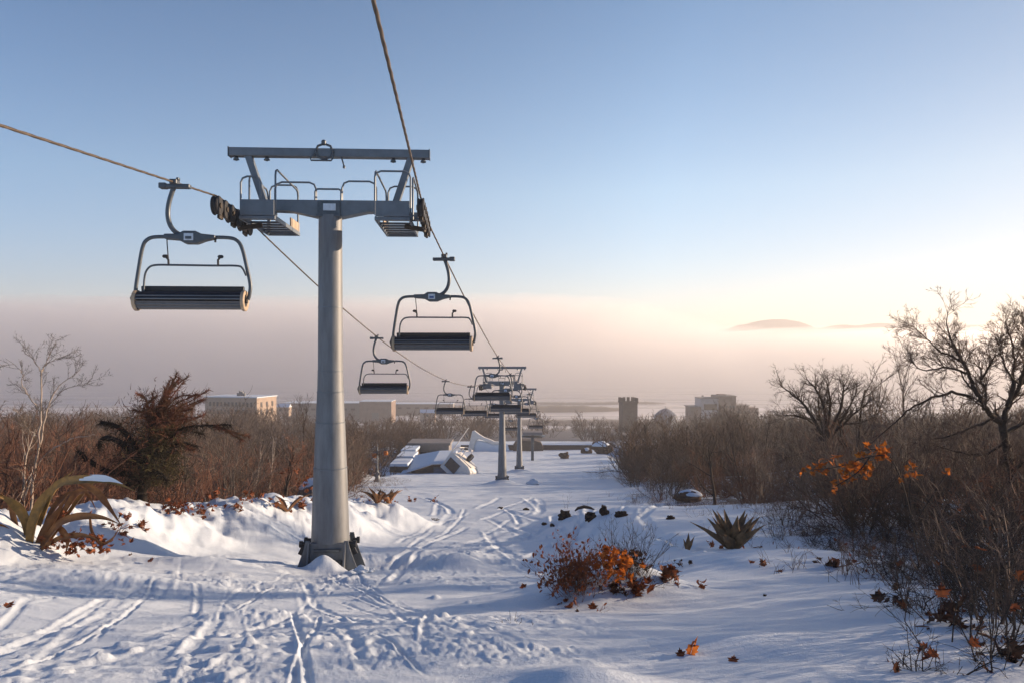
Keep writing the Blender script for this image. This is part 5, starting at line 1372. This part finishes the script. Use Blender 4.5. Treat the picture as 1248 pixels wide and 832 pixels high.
def twig_plant(name, label, px, py, seed, h, stems, spd, m_, yr=(3, 40), kids=(4, 2), r_=.004, leaves=0, lm='leaf_rust', ls=.05, cat='dead plant'):
    g = ground_px(px, py, *yr); r = np.random.default_rng(seed); o = bush_segs(seed, h=h, stems=stems, spread=spd, kids=kids, rmin=.0015, r=r_, up=-.035 if cat == 'bush' else 0, wig=.17 if cat == 'bush' else .1)
    t = thing(name, label, cat, g); sg = o[0] + o[1] + o[2]
    segs_mesh('stems', sg, m_, t, 4)
    if leaves:
        sp = [(np.array(sg[int(r.integers(0, len(sg)))][3:6]), ls * r.uniform(.7, 1.2)) for _ in range(leaves)]
        leaves_mesh('leaves', sp, r, M[lm], t)
    return t
for a in (('twig_sprig', 'low spiky dark sprig in the snow left of the foreground mound', 622, 756, 701, .32, 12, .9, 'bark', 6), ('twig_sprig', 'thin sprig with buds just above the low spiky sprig', 652, 745, 703, .25, 5, .7, 'bark', 3), ('twig_sprig', 'small leaning sprig on the near mound face', 672, 752, 704, .2, 4, .6, 'bark', 3),
          ('twig_sprig', 'short red tipped sprig at the bottom of the picture', 612, 800, 705, .12, 4, .6, 'twig_red', 2), ('twig_sprig', 'thin upright stalks on the snow crest right of the second tower', 690, 590, 707, 1.1, 4, .25, 'bark', 0), ('twig_sprig', 'crooked black twig standing at the crest above the far rocks', 717, 586, 709, 1.6, 1, .3, 'bark_black', 0),
          ('twig_sprig', 'thin dry stalks left of the stiff agave rosette', 822, 665, 711, .5, 5, .5, 'twig_grey', 0), ('twig_sprig', 'tall dry stalks behind the stiff agave rosette', 905, 655, 713, .8, 8, .4, 'twig', 0), ('twig_sprig', 'fine dry stalks left of the rust leaved shrub', 655, 690, 715, .4, 6, .4, 'twig_grey', 0)):
    twig_plant(a[0], a[1], a[2], a[3], a[4], a[5], a[6], a[7], M[a[8]], leaves=a[9])

# fallen maple leaves -----------------------------------------------------
for (px, py, s, tilt, mm, sd, lab) in ((842, 797, .145, 1.2, 'leaf_orange', 801, 'large upright orange maple leaf in the foreground snow'), (830, 800, .07, 1.2, 'leaf_rust', 802, 'smaller rust leaf leaning beside the large upright one'), (893, 806, .075, .7, 'leaf_rust', 803, 'curled red leaf with a stalk right of the large upright leaf'),
                                   (722, 742, .13, 1.0, 'leaf_rust', 805, 'rust maple leaf upright on the front of the mound'), (705, 745, .07, .5, 'leaf_brown', 807, 'small brown leaf flat on the mound front'), (648, 686, .12, .6, 'leaf_rust', 809, 'rust leaf on the snow left of the rust leaved shrub'), (638, 716, .12, .5, 'leaf_rust', 811, 'orange brown leaf lying on the packed snow left of the mound'),
                                   (183, 684, .17, .5, 'leaf_rust', 813, 'curled rust leaf on the tracks before the big agave'), (158, 677, .13, .4, 'leaf_brown', 815, 'dark crumpled leaf left of the curled rust leaf'), (8, 739, .13, .4, 'leaf_rust', 817, 'rust leaf on the snow at the left edge'),
                                   (932, 690, .17, 1.0, 'leaf_rust', 819, 'large rust leaf standing at the right snow bank'), (950, 697, .13, .4, 'leaf_rust', 821, 'flat red leaf right of the large standing leaf'), (931, 726, .06, .6, 'clod', 823, 'tiny dark leaf on the snow below the standing leaf'), (916, 686, .12, .6, 'leaf_rust', 825, 'small rust leaf left of the large standing leaf'),
                                   (1020, 660, .14, .8, 'leaf_orange', 827, 'bright orange leaf caught low in the right thicket'), (1020, 685, .2, .5, 'leaf_rust', 829, 'wide rust leaf lying at the foot of the right thicket'), (610, 740, .05, .5, 'leaf_brown', 831, 'tiny brown leaf at the left sprig')):
    g = ground_px(px, py, 3, 40); r = np.random.default_rng(sd)
    V, Fq = leaf_mesh_arrays(r, 'maple', .38, .1)
    V = np.concatenate([V]); Rm = np.array(Matrix.Rotation(r.uniform(-.9, .9), 3, 'Z') @ Matrix.Rotation(tilt * .9, 3, 'X') @ Matrix.Rotation(r.uniform(-.5, .5), 3, 'Y') @ Matrix.Rotation(r.uniform(-.5, .5), 3, 'Z'))
    Vr = (V * s * .85) @ Rm.T; Vr[:, 2] -= Vr[:, 2].min() + .012
    a = V[0] * 0; st = np.array([0, -.1, 0]) * s
    o = np_mesh('fallen_leaf', Vr, Fq, M[mm], None, True); o.location = g
    tag(o, lab, 'leaf', 'fallen leaves on the snow')

# orange leaf branch in the right thicket ---------------------------------
def orange_branch():
    Y = 8.6; r = np.random.default_rng(12); root = base_at(1120, 690, Y + 1.0)
    t = thing('orange_leaf_branch', 'branch hung with bright orange leaves in front of the right thicket', 'branch', root); o = np.array(root)
    def q(px, py, dy=0): return np.array(P(px, py, Y + dy)) - o
    paths = [[(1120, 690, 1), (1112, 640, .7), (1100, 590, .3), (1084, 558, 0), (1060, 556, -.1), (1030, 566, -.1), (1004, 571, -.15), (978, 572, -.2)], [(1084, 558, 0), (1070, 548, 0), (1050, 548, .1)], [(1060, 556, -.1), (1045, 575, -.1), (1018, 592, -.1)], [(1112, 640, .7), (1108, 600, .6), (1112, 575, .5)], [(1112, 640, .7), (1135, 605, .5), (1152, 578, .4)]]
    sg = []
    for pth in paths:
        sm = arc_pts([q(*p) for p in pth], 5)
        for i in range(len(sm) - 1): sg.append((*sm[i], *sm[i + 1], .010 * (1 - .6 * i / len(sm)), .010 * (1 - .6 * (i + 1) / len(sm))))
    segs_mesh('twigs', sg, M['bark'], t, 5)
    sp = []
    for (px, py, n, sx, sy, s) in ((1072, 552, 11, 9, 6, .11), (1040, 565, 12, 12, 8, .11), (1028, 575, 9, 9, 8, .10), (1000, 568, 7, 8, 5, .09), (982, 573, 4, 4, 3, .08), (1016, 592, 3, 3, 4, .09), (1110, 576, 7, 7, 5, .10), (1152, 578, 2, 3, 2, .09), (1055, 575, 5, 5, 5, .10)):
        for _ in range(int(n * 1.7)): sp.append((q(r.normal(px, sx * .9), r.normal(py, sy), r.normal(0, .08)), s * r.uniform(.65, 1.0)))
    leaves_mesh('leaves', sp, r, M['leaf_orange'], t, 'maple', 1.2)
orange_branch()

# undergrowth at the right and lower right --------------------------------
for (px, py, h, st, spd, sd, lv, mm, lab) in ((1185, 800, 1.0, 16, .85, 901, 14, 'bark', 'tangled dark bramble with red leaves at the lower right corner'), (1120, 745, .95, 16, .85, 903, 10, 'bark', 'dark bramble fanning over the snow above the corner bramble'), (1235, 745, 1.3, 18, .7, 905, 16, 'bark', 'tall bramble with rust leaves cut by the right edge'), (1040, 700, .95, 18, .75, 907, 8, 'twig', 'low twiggy bush with dead leaves at the front of the right thicket'),
                                  (1085, 700, 1.2, 20, .7, 909, 8, 'bark', 'dark twiggy bush next to the low front bush'), (1160, 700, 1.5, 20, .6, 911, 10, 'twig', 'upright twiggy bush behind the brambles'), (990, 665, .9, 16, .6, 913, 0, 'twig', 'small bare bush at the left front of the right thicket'), (1215, 690, 1.8, 18, .5, 915, 8, 'bark', 'tall dark bush under the big forked tree'), (950, 655, .8, 14, .6, 917, 0, 'twig_grey', 'small grey bush right of the stiff agave rosette'),
                                  (1130, 815, .5, 9, .9, 919, 8, 'bark', 'low sprig with dead brown leaves left of the corner bramble'), (775, 612, 1.0, 18, .6, 921, 0, 'twig_red', 'reddish bare bush left of the snow covered boulder'), (800, 612, 1.1, 18, .6, 923, 0, 'twig_red', 'reddish bare bush touching the snow covered boulder'), (735, 583, 1.9, 20, .6, 925, 0, 'twig_grey', 'grey green bush at the left tip of the right thicket')):
    twig_plant('bramble_bush' if lv else 'bare_shrub', lab, px, py, sd, h, st, spd, M[mm], (3, 90), (6, 5), .007, lv, 'leaf_rust', .075, 'bush')
for (px, py, n, spd, sz, sd, lab) in ((1170, 765, 12, .2, .12, 951, 'dark dead leaves on the snow before the brambles'), (1095, 738, 9, .16, .11, 953, 'blackened leaf clump at the snow edge of the right thicket'), (1225, 800, 10, .2, .11, 955, 'red leaves at the foot of the corner bramble'), (1015, 690, 10, .25, .13, 957, 'dull red leaves under the low front bush')):
    leaf_clump(lab, px, py, n, spd, sz, 'leaf_brown', sd, 6, .15, (3, 30), 'dead_leaf_clump')
# ================================================================== LIGHT, SKY, CAMERA
az, el = R(SUN_AZ), R(SUN_EL)
sd = Vector((math.sin(az) * math.cos(el), math.cos(az) * math.cos(el), math.sin(el)))
sun = bpy.data.lights.new('sun', 'SUN'); sun.energy = 4.9; sun.angle = R(.53); sun.color = (1.0, .745, .52)
so = bpy.data.objects.new('sun', sun); COL.objects.link(so); so.rotation_euler = (-sd).to_track_quat('-Z', 'Y').to_euler(); so.location = sd * 50
wd = bpy.data.worlds.new('World'); sc.world = wd; wd.use_nodes = True; nt = wd.node_tree
bg = nt.nodes['Background']; sky = nt.nodes.new('ShaderNodeTexSky'); sky.sky_type = 'NISHITA'; sky.sun_disc = False
sky.sun_elevation = el; sky.sun_rotation = az; sky.altitude = 100; sky.air_density = 1.0; sky.dust_density = .5; sky.ozone_density = 3.0
# deeper, colder blue towards the top of the sky
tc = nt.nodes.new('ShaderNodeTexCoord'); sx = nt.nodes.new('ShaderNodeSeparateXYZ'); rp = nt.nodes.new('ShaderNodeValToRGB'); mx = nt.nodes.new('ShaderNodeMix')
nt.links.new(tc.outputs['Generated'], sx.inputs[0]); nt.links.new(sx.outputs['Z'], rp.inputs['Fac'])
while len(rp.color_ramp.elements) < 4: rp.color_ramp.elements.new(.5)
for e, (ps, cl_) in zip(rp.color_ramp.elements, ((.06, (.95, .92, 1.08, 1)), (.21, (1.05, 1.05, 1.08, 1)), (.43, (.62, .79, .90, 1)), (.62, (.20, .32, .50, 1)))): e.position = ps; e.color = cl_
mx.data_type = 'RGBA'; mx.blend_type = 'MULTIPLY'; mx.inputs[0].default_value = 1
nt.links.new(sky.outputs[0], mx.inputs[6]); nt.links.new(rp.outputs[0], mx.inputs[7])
# paler on the side of the sun
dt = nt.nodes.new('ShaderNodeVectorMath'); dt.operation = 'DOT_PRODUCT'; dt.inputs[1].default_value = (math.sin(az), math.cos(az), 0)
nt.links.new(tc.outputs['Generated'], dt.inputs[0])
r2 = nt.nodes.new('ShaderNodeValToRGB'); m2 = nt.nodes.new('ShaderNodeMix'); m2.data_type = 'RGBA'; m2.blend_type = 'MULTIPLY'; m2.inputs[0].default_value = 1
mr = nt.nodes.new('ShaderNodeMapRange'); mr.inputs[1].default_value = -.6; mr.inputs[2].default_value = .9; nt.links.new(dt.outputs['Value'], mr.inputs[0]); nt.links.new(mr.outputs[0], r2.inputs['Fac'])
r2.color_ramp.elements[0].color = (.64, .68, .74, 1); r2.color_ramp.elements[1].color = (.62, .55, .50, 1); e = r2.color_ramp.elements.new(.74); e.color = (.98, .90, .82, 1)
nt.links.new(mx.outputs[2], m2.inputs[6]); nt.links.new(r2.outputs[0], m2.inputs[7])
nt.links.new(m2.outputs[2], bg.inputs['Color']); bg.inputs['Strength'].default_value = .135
cam = bpy.data.cameras.new('camera'); co = bpy.data.objects.new('camera', cam); COL.objects.link(co)
cam.lens = 26.0; cam.sensor_width = 36; cam.clip_start = .05; cam.clip_end = 12000; cam.shift_y = 14 / 1248
co.rotation_euler = (R(90), 0, 0); sc.camera = co
sc.view_settings.view_transform = 'Standard'; sc.view_settings.look = 'None'; sc.view_settings.gamma = 1; sc.view_settings.exposure = EXPO; sc.view_settings.use_curve_mapping = False
cy = sc.cycles
cy.max_bounces = 6; cy.diffuse_bounces = 3; cy.glossy_bounces = 3; cy.transmission_bounces = 3; cy.volume_bounces = 4; cy.transparent_max_bounces = 8
cy.use_denoising = True
try: cy.denoiser = 'OPENIMAGEDENOISE'
except Exception: pass
cy.caustics_reflective = False; cy.caustics_refractive = False
